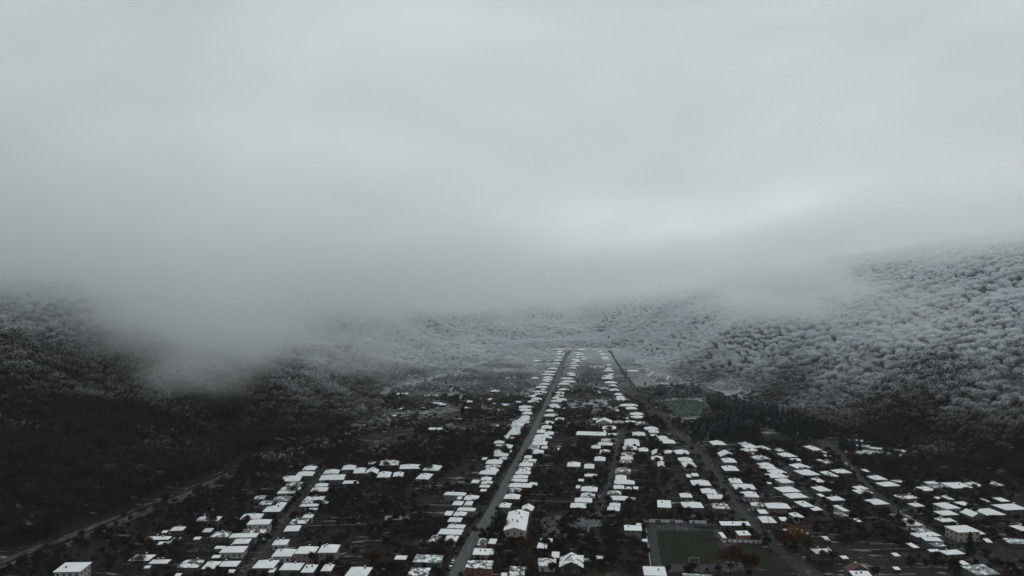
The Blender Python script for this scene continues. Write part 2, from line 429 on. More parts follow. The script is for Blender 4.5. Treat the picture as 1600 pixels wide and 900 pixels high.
# ================================================================ houses, read off the photograph
# each entry: centre x, centre y, width, height of the roof in the zoomed view, optional style
# styles: s shed, p patchy snow, g gable, m melting grey snow, t teal wall, c cream wall, w white wall, 2 two storeys, f flat
RAW = [
 ((80, 740, 5.625), [(190, 825, 235, 80, 'fw2'), (1115, 475, 130, 35), (940, 557, 215, 45), (1000, 612, 120, 42, 's'), (1095, 580, 70, 35, 's'),
   (1285, 570, 60, 20, 's'), (1010, 512, 50, 14, 's'), (800, 728, 180, 55), (955, 762, 165, 60), (848, 820, 55, 25, 's'), (1230, 782, 185, 70, 'p'), (1115, 893, 50, 15, 's')]),
 ((300, 710, 4.738), [(893, 96, 95, 28), (843, 138, 125, 30), (735, 175, 140, 38), (755, 215, 115, 30), (735, 245, 145, 28), (700, 272, 130, 30),
   (672, 320, 130, 40, 'm'), (660, 362, 70, 30), (603, 397, 130, 40), (548, 352, 95, 35, 'm'), (505, 318, 75, 20, 's'), (445, 452, 150, 38), (500, 493, 165, 45, 'w2'),
   (465, 560, 180, 45), (385, 592, 200, 45), (370, 635, 120, 45), (310, 695, 180, 48, 'w'), (215, 585, 130, 40, 'm'), (205, 690, 70, 15, 's'), (145, 810, 140, 55),
   (280, 800, 175, 60), (125, 470, 165, 35), (118, 563, 65, 25, 's'), (290, 868, 50, 30, 's'), (180, 758, 60, 15, 's'),
   (1162, 92, 115, 38), (1035, 123, 110, 32), (1015, 163, 180, 42), (945, 220, 95, 28), (920, 253, 120, 38), (890, 318, 140, 30, 'p'), (855, 345, 80, 28),
   (868, 370, 135, 38), (885, 405, 90, 22, 's'), (860, 450, 75, 30), (795, 488, 125, 38), (730, 540, 110, 42), (612, 642, 110, 42, 'w'), (683, 720, 150, 55, 'w'),
   (850, 700, 150, 55, '2'), (1015, 690, 140, 60, '2'), (505, 803, 170, 60), (740, 820, 155, 55), (870, 835, 95, 60), (1005, 830, 80, 50), (590, 858, 40, 30, 's'),
   (990, 353, 45, 20, 's'), (1170, 205, 100, 25, 's')]),
 ((350, 660, 3.75), [(795, 278, 85, 35), (868, 285, 80, 25, 'g'), (970, 233, 110, 28), (1090, 255, 120, 25), (1222, 263, 95, 30), (940, 302, 80, 32),
   (1022, 300, 60, 25), (1175, 312, 80, 35), (745, 352, 95, 18, 's'), (868, 237, 45, 14, 's'), (1240, 37, 80, 20, 'f'), (790, 867, 130, 55), (1037, 793, 70, 20, 's')]),
 ((640, 740, 5.625), [(400, 170, 190, 35), (545, 205, 125, 40), (440, 215, 45, 25, 's'), (425, 252, 110, 35), (520, 252, 85, 35, 'w'), (500, 305, 160, 40),
   (445, 345, 120, 50), (345, 350, 75, 35, 's'), (400, 397, 120, 38), (412, 455, 155, 38), (362, 502, 210, 55), (220, 575, 100, 60, 'g'), (368, 560, 115, 50, 'w'),
   (165, 750, 250, 60, 'ftm'), (85, 865, 180, 65, 'fp'), (650, 148, 55, 30, 's'), (660, 103, 90, 35), (680, 70, 100, 30), (675, 38, 125, 35), (580, 70, 90, 30, 's'),
   (945, 20, 130, 40), (925, 52, 145, 35), (940, 97, 210, 40), (1090, 92, 80, 20, 's'), (873, 137, 110, 35, 'w'), (885, 195, 140, 40), (820, 270, 100, 38),
   (1035, 300, 110, 45, 'gc'), (635, 590, 90, 55, 'c'), (730, 597, 75, 40, 's'), (638, 690, 185, 50, 'cf'), (605, 800, 235, 65, 'fr2p'), (945, 860, 160, 75, 'fp'), (845, 888, 55, 25, 's')]),
 ((820, 740, 5.625), [(575, 128, 145, 42), (563, 183, 125, 38), (527, 225, 155, 38, 'c'), (472, 272, 145, 40), (495, 58, 50, 18, 's'), (468, 117, 25, 25, 's'),
   (810, 28, 100, 45), (845, 68, 180, 35), (795, 110, 95, 30), (778, 160, 120, 32, 'p'), (825, 208, 185, 35), (945, 223, 50, 18, 's'), (792, 265, 100, 30), (780, 300, 110, 35, 'c'),
   (910, 130, 70, 22, 's'), (970, 128, 45, 20, 's'), (1225, 268, 120, 60, '2f'), (1003, 448, 45, 15, 's'), (1055, 588, 40, 15, 's'),
   (195, 768, 160, 70, 'w'), (270, 715, 70, 50, 's'), (655, 738, 80, 18, 's'), (490, 733, 60, 15, 's'), (545, 760, 40, 12, 's'), (1140, 860, 200, 75, 'f'),
   (190, 585, 110, 25, 's'), (155, 635, 90, 50, 's'), (580, 8, 110, 16)]),
 ((880, 620, 7.5), [(480, 285, 190, 60, 'gc2'), (385, 262, 70, 25, 's'), (580, 355, 190, 55), (330, 432, 350, 65, 'f'), (475, 400, 60, 20, 's'), (575, 440, 100, 20, 's'),
   (650, 290, 110, 55, 'p'), (500, 505, 110, 45), (490, 545, 175, 40), (385, 580, 110, 45), (515, 640, 120, 50, 'w'), (430, 720, 130, 45), (125, 785, 155, 50), (305, 805, 120, 50),
   (805, 510, 170, 35), (805, 548, 180, 35), (755, 592, 170, 38), (745, 668, 175, 40), (685, 710, 150, 45), (645, 750, 140, 38), (645, 860, 180, 60, 'p'),
   (660, 28, 210, 35), (770, 95, 190, 40), (800, 130, 120, 25), (860, 195, 140, 30), (870, 232, 140, 35), (730, 250, 75, 25, 's'), (785, 290, 105, 20, 's'), (930, 305, 170, 55),
   (1030, 365, 160, 40), (1060, 400, 120, 40), (885, 430, 150, 50), (1060, 450, 70, 35, 's'), (1170, 475, 110, 40), (1222, 518, 180, 40), (940, 612, 150, 38), (1235, 638, 115, 32),
   (1390, 640, 170, 45), (1090, 650, 140, 50, 'g'), (1100, 710, 140, 40), (1430, 728, 160, 40), (1470, 785, 150, 60, 'c'), (1148, 785, 90, 60, 'g'), (640, 160, 45, 30, 's')]),
 ((1060, 670, 5.623), [(345, 120, 120, 50), (90, 415, 40, 40, 's'), (145, 405, 60, 25, 's'), (195, 468, 165, 45), (265, 540, 130, 40), (65, 578, 105, 35), (325, 588, 140, 40),
   (120, 660, 180, 50), (370, 672, 145, 45, 'p'), (420, 222, 130, 35, 'g'), (445, 272, 115, 35, '2'), (455, 342, 130, 40), (470, 450, 105, 40, 'w'), (565, 502, 185, 45), (625, 570, 145, 45, 'w'),
   (690, 655, 130, 30, 'cp'), (585, 125, 100, 22), (630, 150, 125, 28), (630, 180, 150, 30), (680, 222, 65, 30, 's'), (720, 248, 135, 30, 'p'), (765, 308, 120, 35), (790, 335, 140, 35),
   (860, 368, 145, 35), (860, 405, 160, 35), (930, 450, 120, 35, 'w'), (805, 160, 65, 35), (850, 188, 75, 30, 'g'), (915, 225, 125, 35), (1035, 272, 85, 20, 's'), (1015, 322, 135, 35),
   (1095, 378, 155, 45), (955, 525, 175, 45), (1030, 580, 175, 40), (1105, 652, 140, 50), (870, 668, 240, 45), (740, 730, 75, 30, 's'), (780, 790, 125, 55), (925, 795, 70, 30, 's'),
   (1035, 750, 90, 40, 'c'), (1280, 702, 90, 35, 's'), (1255, 520, 120, 40), (1230, 445, 80, 35), (1380, 605, 130, 32), (1430, 690, 110, 55, 'c2'), (1370, 740, 140, 35, 'p'),
   (1180, 162, 95, 35), (1155, 210, 45, 35, 's'), (1245, 195, 80, 35), (1300, 235, 60, 25, 's'), (1310, 285, 90, 40, 'p'), (1325, 390, 90, 45), (1240, 278, 55, 22, 's'),
   (1062, 700, 50, 20, 's'), (1250, 585, 45, 20, 's'), (798, 478, 24, 12, 's'), (1325, 468, 50, 22, 's'), (1120, 332, 50, 12, 's')]),
 ((1260, 670, 7.5), [(410, 490, 180, 40), (760, 565, 165, 45), (905, 640, 220, 45), (635, 680, 150, 35), (720, 725, 180, 45), (890, 845, 200, 60), (1170, 785, 230, 50, 'p'),
   (1290, 880, 140, 40), (690, 490, 60, 25, 's'), (1065, 615, 120, 25, 'sm')]),
 ((1400, 740, 5.625), [(265, 125, 130, 35), (310, 72, 110, 20), (360, 100, 160, 40, 'tm'), (535, 105, 190, 45, 'f'), (690, 88, 105, 35), (870, 82, 85, 30), (450, 205, 85, 38),
   (395, 215, 50, 15, 's'), (445, 275, 150, 50, 'c'), (440, 337, 160, 38), (670, 348, 125, 45, 'g'), (820, 330, 180, 55), (1000, 285, 220, 50), (410, 398, 90, 35), (485, 412, 50, 30, 's'),
   (560, 475, 220, 60, 'c2'), (75, 360, 135, 35), (135, 398, 120, 35), (160, 432, 165, 35, 'w'), (220, 485, 140, 35, 'tm'), (255, 525, 240, 40), (315, 565, 150, 35, 't'),
   (380, 620, 120, 40, 'm'), (490, 680, 185, 50), (330, 675, 100, 30, 's'), (145, 632, 60, 40, 's'), (1100, 470, 110, 50), (1050, 595, 170, 50, 'sm'), (590, 785, 70, 30, 's'),
   (740, 850, 230, 80, 'ftm'), (585, 265, 100, 40, 's'), (925, 230, 85, 35, 's'), (740, 520, 50, 25, 's'), (805, 590, 50, 30, 's'), (780, 235, 35, 25, 's')]),
 ((1200, 780, 6.667), [(575, 530, 210, 55), (290, 325, 220, 55), (795, 608, 70, 25, 's'), (930, 715, 260, 55, 'gR'), (965, 778, 200, 50, 'f'), (1330, 580, 65, 28, 's'),
   (935, 222, 50, 30, 's'), (1340, 722, 50, 15, 's'), (605, 410, 50, 35, 's')]),
 ((800, 535, 6.667), [(495, 73, 85, 14), (490, 95, 80, 14), (550, 118, 80, 14), (600, 76, 30, 12, 's'), (525, 155, 65, 28), (515, 185, 80, 24), (495, 215, 80, 28), (435, 245, 45, 14, 's'),
   (430, 270, 85, 25), (420, 305, 110, 24), (400, 332, 120, 22), (375, 362, 95, 22), (370, 385, 90, 22), (350, 402, 75, 24), (340, 432, 95, 28), (310, 463, 115, 20), (325, 490, 45, 18, 's'),
   (285, 513, 115, 22), (275, 538, 90, 24), (205, 558, 75, 28), (255, 585, 100, 24), (215, 613, 115, 26), (145, 670, 150, 36), (130, 700, 130, 25), (158, 733, 95, 25), (140, 770, 85, 30),
   (125, 795, 100, 28), (90, 825, 160, 28), (60, 850, 130, 35), (60, 885, 120, 26), (260, 188, 75, 22), (385, 192, 35, 12, 's'), (20, 115, 40, 18, 's'), (65, 620, 120, 16, 's'), (240, 368, 70, 20),
   (725, 76, 80, 12), (690, 106, 55, 14), (700, 125, 90, 16), (710, 148, 100, 16), (810, 156, 40, 10, 's'), (660, 180, 80, 20), (750, 172, 60, 14), (680, 195, 70, 18), (640, 215, 65, 24),
   (650, 240, 85, 20), (630, 265, 80, 24), (615, 322, 85, 28), (620, 340, 80, 18), (575, 375, 120, 28), (590, 405, 130, 24), (545, 430, 115, 28), (510, 462, 65, 16, 's'), (540, 487, 95, 24),
   (480, 522, 95, 28), (495, 550, 85, 22), (450, 573, 65, 22), (520, 592, 95, 26), (425, 608, 105, 30), (395, 650, 90, 34), (450, 668, 130, 28), (375, 705, 70, 30), (370, 755, 125, 45),
   (565, 690, 110, 18, 's'), (495, 793, 85, 26), (315, 830, 110, 40), (360, 878, 110, 34),
   (937, 80, 40, 10), (920, 98, 65, 16), (955, 122, 75, 20), (968, 155, 85, 28), (980, 172, 75, 22), (985, 192, 45, 14, 's'), (1003, 233, 60, 24), (1010, 272, 65, 20), (1008, 293, 95, 22),
   (1030, 330, 55, 22), (1000, 350, 105, 18), (995, 372, 105, 18), (1030, 415, 120, 30), (1050, 445, 75, 18), (965, 478, 75, 16, 'p'), (1065, 492, 95, 24), (880, 510, 45, 12, 's'),
   (940, 520, 65, 12, 's'), (1112, 537, 80, 20), (1130, 565, 80, 18), (1350, 278, 55, 15, 's')]),
 ((700, 620, 7.5), [(810, 358, 150, 25), (790, 385, 120, 30), (775, 418, 150, 38), (685, 462, 110, 50), (740, 487, 70, 25, 's'), (600, 525, 120, 35), (590, 570, 90, 18, 's'), (685, 575, 140, 60),
   (585, 633, 90, 35), (715, 640, 60, 22, 's'), (620, 672, 175, 35), (645, 717, 85, 28), (545, 755, 190, 48), (525, 807, 185, 32), (520, 845, 165, 32), (470, 880, 200, 40),
   (1065, 398, 120, 35), (1185, 420, 135, 36), (1065, 455, 185, 32), (1030, 490, 140, 32), (1010, 535, 180, 55), (970, 590, 125, 40, 'f'), (955, 638, 190, 42), (905, 695, 90, 30),
   (920, 742, 160, 40), (905, 785, 160, 38), (870, 840, 150, 40, 'p'), (850, 880, 180, 30), (1130, 585, 75, 28), (1190, 478, 60, 18, 's'), (1275, 613, 60, 20, 's'), (430, 725, 60, 25, 's')]),
 ((560, 590, 6.0), [(410, 153, 105, 22, 'f'), (720, 477, 130, 28), (1280, 122, 80, 16), (1030, 222, 70, 22), (1030, 283, 65, 12, 's'), (1380, 255, 85, 30, 'f'), (1340, 307, 55, 14, 's'),
   (1240, 200, 60, 25), (1275, 245, 35, 22, 's'), (1307, 450, 30, 25, 's'), (615, 283, 50, 20, 's'), (690, 165, 110, 30, 'p'), (740, 240, 90, 18, 's'), (790, 252, 60, 16, 's'),
   (640, 167, 60, 14, 's'), (400, 290, 25, 10, 's'), (335, 357, 45, 22, 's')]),
]
H = []
for (x0, y0, s), rows in RAW:
    for r in rows:
        st = r[4] if len(r) > 4 else ''
        px, py, pw, ph = x0 + r[0] / s, y0 + r[1] / s, r[2] / s, r[3] / s
        shed = 's' in st
        wh = 2.2 if shed else (5.6 if '2' in st else random.uniform(2.9, 3.7))
        rise = .5 if (shed or 'f' in st) else 1.7
        X0, Y0 = P(px, py, wh + rise * .5)
        wd = max(pw * Y0 / F, 3.0)
        dp = ph * Y0 * Y0 / (F * CAMH)
        far = Y0 > 800
        dp = min(max(dp, 3.5 if shed else 7.0), 8 if shed else (12.5 if far else 16))
        if shed: wd = min(wd, 14)
        if far: wd *= 1.1
        H.append(dict(x=X0, y=Y0, w=wd, d=dp, wh=wh, rise=rise, st=st, shed=shed, px=px, py=py))
for px, py, pw, ph, st in [(989, 824.5, 27.5, 7, '2fS'), (1161, 832.5, 20, 5.5, 'fB'), (1148, 817.5, 46, 4.5, 'f'), (1090, 901, 46, 7, 'fmc'), (893, 878, 40, 22, 'gpK')]:
    wh = 5.0 if '2' in st else 4.0 if 'B' in st else 3.4
    X0, Y0 = P(px, py, wh + .6)
    H.append(dict(x=X0, y=Y0, w=pw * Y0 / F, d=max(6.5, min(14, ph * Y0 * Y0 / (F * CAMH))), wh=wh, rise=.5, st=st, shed=False, px=px, py=py))
# special buildings placed by hand keep a clear plot
SPECIAL = [(P(807, 822), 15, 26), (P(894, 885), 15, 18), (P(989, 836), 10, 9), (P(990, 583), 18, 12), (P(1158, 838), 9, 8), (P(1346, 713), 36, 40)]
# street yaw and row for every house
def near_road(x, y):
    best = None
    for k, p in RP.items():
        if k in ('cross', 'riverbed'): continue
        d = np.hypot(p[:, 0] - x, p[:, 1] - y); i = int(d.argmin())
        if best is None or d[i] < best[0]:
            a = p[max(i - 1, 0)]; b = p[min(i + 1, len(p) - 1)]
            best = (float(d[i]), k, 'river' if x < p[i][0] else 'hill', math.atan2(b[0] - a[0], b[1] - a[1]))
    return best
for h in H:
    d, k, side, ang = near_road(h['x'], h['y'])
    h['rd'], h['road'], h['side'] = d, k, side
    h['yaw'] = -max(-.14, min(.14, ang)) + random.uniform(-.03, .03)
    if 'gR' in h['st']: h['yaw'] = .1
# keep neighbours from running into one another: shrink depths, then widths
for it in range(60):
    moved = 0
    for i in range(len(H)):
        a = H[i]
        for j in range(i + 1, len(H)):
            b = H[j]
            ox = (a['w'] + b['w']) / 2 + 1.0 - abs(a['x'] - b['x'])
            oy = (a['d'] + b['d']) / 2 + 1.3 - abs(a['y'] - b['y'])
            if ox > 0 and oy > 0:
                moved += 1
                if oy < ox * 1.6:
                    q = min(oy, 1.2)
                    tot = a['d'] + b['d']
                    for c, o in ((a, b), (b, a)):
                        mn = 3.0 if c['shed'] else 5.6
                        if c['d'] > mn: c['d'] = max(mn, c['d'] - q * c['d'] / tot)
                        else: c['y'] += .25 * q * (1 if c['y'] > o['y'] else -1)
                else:
                    q = min(ox, 1.0); tot = a['w'] + b['w']
                    for c, o in ((a, b), (b, a)):
                        if c['w'] > 4: c['w'] -= q * c['w'] / tot
                        else: c['x'] += .4 * q * (1 if c['x'] > o['x'] else -1)
    if not moved: break
# keep them off the carriageways
for h in H:
    for k, p in RP.items():
        if k == 'riverbed': continue
        hw = ROADS[k][1] / 2 + .8
        d = p - np.array([h['x'], h['y']])
        m = np.abs(d[:, 1]) < h['d'] / 2 + 7
        if not m.any(): continue
        gap = np.abs(d[m, 0]) - h['w'] / 2
        i = gap.argmin()
        if gap[i] < hw and k != 'cross':
            sgn = -1 if d[m, 0][i] > 0 else 1
            h['x'] += sgn * (hw - gap[i])

def roof_mesh(kind, w, d, rise, oh, th, z0, inset=0.):
    hw, hd = w / 2 + oh - inset, d / 2 + oh - inset
    if kind == 'flat':
        v = [(-hw, -hd, z0), (hw, -hd, z0), (hw, hd, z0 + rise), (-hw, hd, z0 + rise)]
        top = [(0, 1, 2, 3)]
    elif kind == 'gable':      # ridge runs front to back
        v = [(-hw, -hd, z0), (0, -hd, z0 + rise), (hw, -hd, z0), (hw, hd, z0), (0, hd, z0 + rise), (-hw, hd, z0)]
        top = [(0, 1, 4, 5), (1, 2, 3, 4)]
    else:
        if w >= d:
            rl = max(hw - hd * .85, hw * .16)
            v = [(-hw, -hd, z0), (hw, -hd, z0), (hw, hd, z0), (-hw, hd, z0), (-rl, 0, z0 + rise), (rl, 0, z0 + rise)]
            top = [(0, 1, 5, 4), (1, 2, 5), (2, 3, 4, 5), (3, 0, 4)]
        else:
            rl = max(hd - hw * .85, hd * .16)
            v = [(-hw, -hd, z0), (hw, -hd, z0), (hw, hd, z0), (-hw, hd, z0), (0, -rl, z0 + rise), (0, rl, z0 + rise)]
            top = [(0, 1, 4), (1, 2, 5, 4), (2, 3, 5), (3, 0, 4, 5)]
    n = len(v)
    v2 = v + [(x, y, z - th) for x, y, z in v]
    f = list(top) + [tuple(i + n for i in reversed(q)) for q in top]
    # outer rim: edges used once
    ed = {}
    for q in top:
        for a, b in zip(q, q[1:] + q[:1]):
            ed[(a, b)] = 1
    for (a, b) in ed:
        if (b, a) not in ed:
            f.append((b, a, a + n, b + n))
    return v2, f

wb = MB(); wb.box(-.6, .6, -.06, .05, -.75, .75, 0); wb.box(-.48, .48, -.075, -.05, -.63, .63, 1)
WINDOW = wb.mesh('window', [M['frame'], M['pane']])
db = MB(); db.box(-.5, .5, -.07, .05, 0, 2.1, 0)
DOOR = db.mesh('door', [M['door']])
cb = MB(); cb.box(-.32, .32, -.32, .32, -.8, .9, 0); cb.box(-.38, .38, -.38, .38, .9, 1.02, 1)
CHIM = cb.mesh('chimney', [M['chimney'], M['snow']])

ORD = lambda n: f"{n}{'th' if 10 <= n % 100 <= 20 else {1: 'st', 2: 'nd', 3: 'rd'}.get(n % 10, 'th')}"
ROADN = {'main': 'wide main street', 'river': 'riverside street', 'pitch': 'football pitch street', 'lane': 'short central lane',
         'hill': 'lane below the spruces', 'outer': 'outer woodside street'}
rows = {}
for h in H:
    h['band'] = 'front' if h['rd'] < 24 else 'back'
    rows.setdefault((h['road'], h['side'], h['band'], h['shed']), []).append(h)
for k, l in rows.items():
    l.sort(key=lambda h: -h['y'])
    for i, h in enumerate(l): h['no'] = i + 1

def build_house(h):
    st = h['st']; x, y, wd, dp, wh, rise = h['x'], h['y'], h['w'], h['d'], h['wh'], h['rise']
    shed = h['shed']; nearh = y < 720
    wc = 'teal' if 't' in st else 'cream' if 'c' in st else 'white' if 'w' in st else 'red' if 'r' in st else 'stone' if 'S' in st else 'brick' if 'B' in st else 'dark' if 'K' in st else \
        random.choice(['grey', 'brown', 'dark', 'teal', 'stone', 'grey', 'dark', 'brown'] if not shed else ['dark', 'brown', 'grey'])
    kind = 'flat' if (shed or 'f' in st) else 'gable' if 'g' in st else 'hip'
    if kind == 'gable': rise = min(max(wd * .24, 1.4), 3.2)
    if kind == 'hip': rise = min(max(min(wd, dp) * .17, 1.0), 2.0)
    if kind == 'flat': rise = .35 if shed else .5
    z0 = float(height(x, y))
    root = bpy.data.objects.new('shed' if shed else 'house', None); C.objects.link(root)
    root.location = (x, y, z0); root.rotation_euler = (0, 0, h['yaw']); root.empty_display_size = 1
    oh = .25 if shed else .55
    bw, bd = max(wd - 2 * oh, 2.2), max(dp - 2 * oh, 2.2)
    mb = MB()
    if not shed and (wc in ('cream', 'white', 'stone') or '2' in st):
        mb.box(-bw / 2 - .06, bw / 2 + .06, -bd / 2 - .06, bd / 2 + .06, -.6, .5, 1)
    mb.box(-bw / 2, bw / 2, -bd / 2, bd / 2, -.6, wh, 0)
    if kind == 'gable':
        for yy, o in ((-bd / 2, (0, 1, 2)), (bd / 2, (0, 2, 1))):
            s = rise * (bw / (wd))
            mb.add([(-bw / 2, yy, wh), (bw / 2, yy, wh), (0, yy, wh + s)], [o], 0)
    if kind == 'flat':
        rb = rise * bd / dp
        mb.add([(-bw / 2, bd / 2, wh), (bw / 2, bd / 2, wh), (bw / 2, bd / 2, wh + rb), (-bw / 2, bd / 2, wh + rb), (-bw / 2, -bd / 2, wh), (bw / 2, -bd / 2, wh)],
               [(0, 3, 2, 1), (0, 4, 3), (1, 2, 5)], 0)
    obj('wall', mb.mesh('wall', [M['w_' + wc], M['w_stone']]), root)
    zr = wh + .12
    v, f = roof_mesh(kind, bw, bd, rise, oh, .10, zr)
    rmat = M['rusty'] if ('R' in st or random.random() < .12) else M['tin']
    rf = obj('roof', mesh('roof', v, f, [rmat]), root)
    th = random.uniform(.10, .2)
    v, f = roof_mesh(kind, bw, bd, rise, oh, th, zr + th + .004, random.uniform(.05, .14))
    sm = M['snow_patchy'] if 'p' in st else M['snow_grey'] if 'm' in st else M['snow']
    if 'p' not in st and 'm' not in st and '2' not in st and random.random() < (.10 if nearh else .03): sm = M['snow_patchy']
    if 'R' not in st:
        obj('snow_cover', mesh('snow_cover', v, f, [sm]), rf)
    else:
        v, f = roof_mesh('flat', 2.6, bd * .3, .05, 0, .1, 0)
        obj('snow_cover', mesh('snow_cover', [(a + bw * .3, b - bd * .2, zr + rise * (1 - abs(a + bw * .3) / (bw / 2 + oh)) + .14) for a, b, c in v[:4]] +
            [(a + bw * .3, b - bd * .2, zr + rise * (1 - abs(a + bw * .3) / (bw / 2 + oh)) + .02) for a, b, c in v[:4]], f, [M['snow']]), rf)
    if not shed:
        for q in range(random.choice([1, 1, 2]) if nearh else 1):
            obj('chimney', CHIM, rf, (random.uniform(-.28, .28) * bw, random.uniform(-.1, .25) * bd, zr + rise * .75))
    if not shed and y < 900:
        n = max(2, int(bw / 2.7))
        fl = [1.75] if wh < 4.5 else [1.6, 4.25]
        dpos = random.randrange(n)
        for li, zz in enumerate(fl):
            for q in range(n):
                xx = -bw / 2 + (q + .5) * bw / n
                if li == 0 and q == dpos:
                    obj('door', DOOR, root, (xx, -bd / 2, .1)); continue
                obj('window', WINDOW, root, (xx, -bd / 2, zz))
        if y < 640:
            sgn = 1 if x < 0 else -1
            n2 = max(1, int(bd / 3))
            for zz in fl:
                for q in range(n2):
                    o = obj('window', WINDOW, root, (sgn * bw / 2, -bd / 2 + (q + .5) * bd / n2, zz))
                    o.rotation_euler = (0, 0, sgn * math.pi / 2)
    rname = ROADN[h['road']]
    cond = {'snow_patchy': 'patchily snowed', 'snow_grey': 'thinly snowed'}
    look = 'patchy-snow' if sm is M['snow_patchy'] else 'thin-snow' if sm is M['snow_grey'] else 'snow-covered'
    where = f"on the {h['side']} side of the {rname}" if h['band'] == 'front' else f"behind the {h['side']} side of the {rname}"
    if shed:
        tag(root, f"{look} shed, {ORD(h['no'])} from the woods, {where}", 'shed', 'garden sheds of the village')
    else:
        tag(root, f"{look} {wc} house, {ORD(h['no'])} from woods, {where}", 'house', 'village houses along the streets')
    return root
for h in H:
    build_house(h)

# ---------------------------------------------------------------- the two-storey block beside the main street
def block():
    x0, y0 = P(803.5, 847); yaw = R(-4.5)
    W_, D_, Hh = 11.4, 35., 6.2
    root = bpy.data.objects.new('apartment_block', None); C.objects.link(root)
    root.location = (x0 + 1.6, y0 + D_ / 2, 0); root.rotation_euler = (0, 0, yaw)
    mb = MB(); mb.box(-W_ / 2, W_ / 2, -D_ / 2, D_ / 2, -.5, Hh, 0); mb.box(-W_ / 2 - .08, W_ / 2 + .08, -D_ / 2 - .08, D_ / 2 + .08, -.5, .7, 1)
    for yy, o in ((-D_ / 2, (0, 1, 2)), (D_ / 2, (0, 2, 1))):
        mb.add([(-W_ / 2, yy, Hh), (W_ / 2, yy, Hh), (0, yy, Hh + 1.5)], [o], 0)
    obj('wall', mb.mesh('wall', [M['w_cream'], M['w_stone']]), root)
    v, f = roof_mesh('gable', W_, D_, 1.65, .6, .12, Hh + .1)
    rf = obj('roof', mesh('roof', v, f, [M['tin']]), root)
    v, f = roof_mesh('gable', W_, D_, 1.65, .6, .2, Hh + .31, .12)
    obj('snow_cover', mesh('snow_cover', v, f, [M['snow']]), rf)
    for yy in (-6.5, 9.5):
        d = MB()
        d.add([(-.6, -.9, 0), (.6, -.9, 0), (0, -.9, 1.1), (-.6, 1.4, 0), (.6, 1.4, 0), (0, 1.4, 1.1)], [(0, 1, 2), (3, 5, 4), (0, 2, 5, 3), (1, 4, 5, 2)], 0)
        obj('roof_vent', d.mesh('roof_vent', [M['tin']]), rf, (.6, yy, Hh + 1.7))
    for xx, yy in ((-1.6, 14), (2.4, 3), (-2.2, -3)):
        obj('chimney', CHIM, rf, (xx, yy, Hh + 1.4))
    for zz in (1.9, 4.7):
        for xx in (-3.6, 0, 3.6):
            obj('window', WINDOW, root, (xx, -D_ / 2, zz), scale=(1.15, 1, 1.1))
        for q in range(9):
            for sg in (-1, 1):
                if zz < 3 and q in (2, 6):
                    o = obj('door', DOOR, root, (sg * W_ / 2, -D_ / 2 + 2.2 + q * 3.8, .2))
                else:
                    o = obj('window', WINDOW, root, (sg * W_ / 2, -D_ / 2 + 2.2 + q * 3.8, zz))
                o.rotation_euler = (0, 0, sg * math.pi / 2)
    tag(root, 'long two-storey cream apartment block with snowy gable roof beside the wide main street', 'building')
block()
def hall():
    x, y = P(990, 590)
    root = bpy.data.objects.new('hall', None); C.objects.link(root); root.location = (x, y + 6, 0)
    mb = MB(); mb.box(-8.2, 8.2, -6, 6, -.4, 9.5)
    obj('wall', mb.mesh('wall', [M['paleconc']]), root)
    v, f = roof_mesh('flat', 16.4, 12, .4, .3, .15, 9.7); rf = obj('roof', mesh('roof', v, f, [M['tin']]), root)
    v, f = roof_mesh('flat', 16.4, 12, .4, .3, .2, 9.95, .1); obj('snow_cover', mesh('snow_cover', v, f, [M['snow']]), rf)
    obj('door', DOOR, root, (3, -6, 0))
    tag(root, 'tall blank pale grey hall beside a snowy yard at the forest edge', 'building')
hall()
def terrace_building():
    x, y = P(1366, 712)
    root = bpy.data.objects.new('terraced_building', None); C.objects.link(root)
    root.location = (x, y, float(height(x, y))); root.rotation_euler = (0, 0, R(-32))
    for nm, b, mt in (('platform', (-22, 20, -9, 9, -2, 2.2), 'w_teal'), ('wing', (-24, -6, 9.2, 19, -2, 4.6), 'w_teal'), ('upper_wing', (-26, -12, 19.2, 27, -2, 7.2), 'w_teal'),
                      ('long_wing', (-5.6, 22, 11, 18, -2, 3.6), 'w_stone')):
        m_ = MB(); m_.box(*b); o = obj(nm, m_.mesh(nm, [M[mt]]), root)
        m_ = MB(); m_.box(b[0] - .2, b[1] + .2, b[2] - .2, b[3] + .2, b[5] + .01, b[5] + .25); obj('snow_cover', m_.mesh('snow_cover', [M['snow_grey']]), o)
    for q in range(12):
        obj('window', WINDOW, root, (-20 + q * 3.2, -9, 1.0), scale=(1.5, 1, .9))
    m_ = MB(); m_.tube((6, -6, 2.4), (6, -6, 8.0), .25, .2); obj('vent_pipe', m_.mesh('vent_pipe', [M['goal']]), root)
    tag(root, 'stepped teal concrete building with flat snowy terraces against the wooded slope', 'building')
terrace_building()

# ---------------------------------------------------------------- small things
def goal(px, py, yaw, label):
    x, y = P(px, py)
    root = bpy.data.objects.new('football_goal', None); C.objects.link(root); root.location = (x, y, .06); root.rotation_euler = (0, 0, yaw)
    m1 = MB(); m1.tube((0, 0, 0), (0, 0, 2.0), .07, .07); pm = m1.mesh('post', [M['goal']])
    for sx in (-2.6, 2.6): obj('post', pm, root, (sx, 0, 0))
    m2 = MB(); m2.tube((-2.67, 0, 2.06), (2.67, 0, 2.06), .07, .07); obj('crossbar', m2.mesh('crossbar', [M['goal']]), root)
    m3 = MB()
    for sx in (-2.6, 2.6): m3.tube((sx, .08, 1.95), (sx, 1.3, 0.05), .035, .035, 4)
    m3.tube((-2.6, 1.3, .05), (2.6, 1.3, .05), .035, .035, 4)
    obj('back_stay', m3.mesh('back_stay', [M['goal']]), root)
    tag(root, label, 'goal', 'goals of the village football pitch')
goal(1084, 878, math.pi, 'white football goal at the pitch end by the flat-roofed stand')
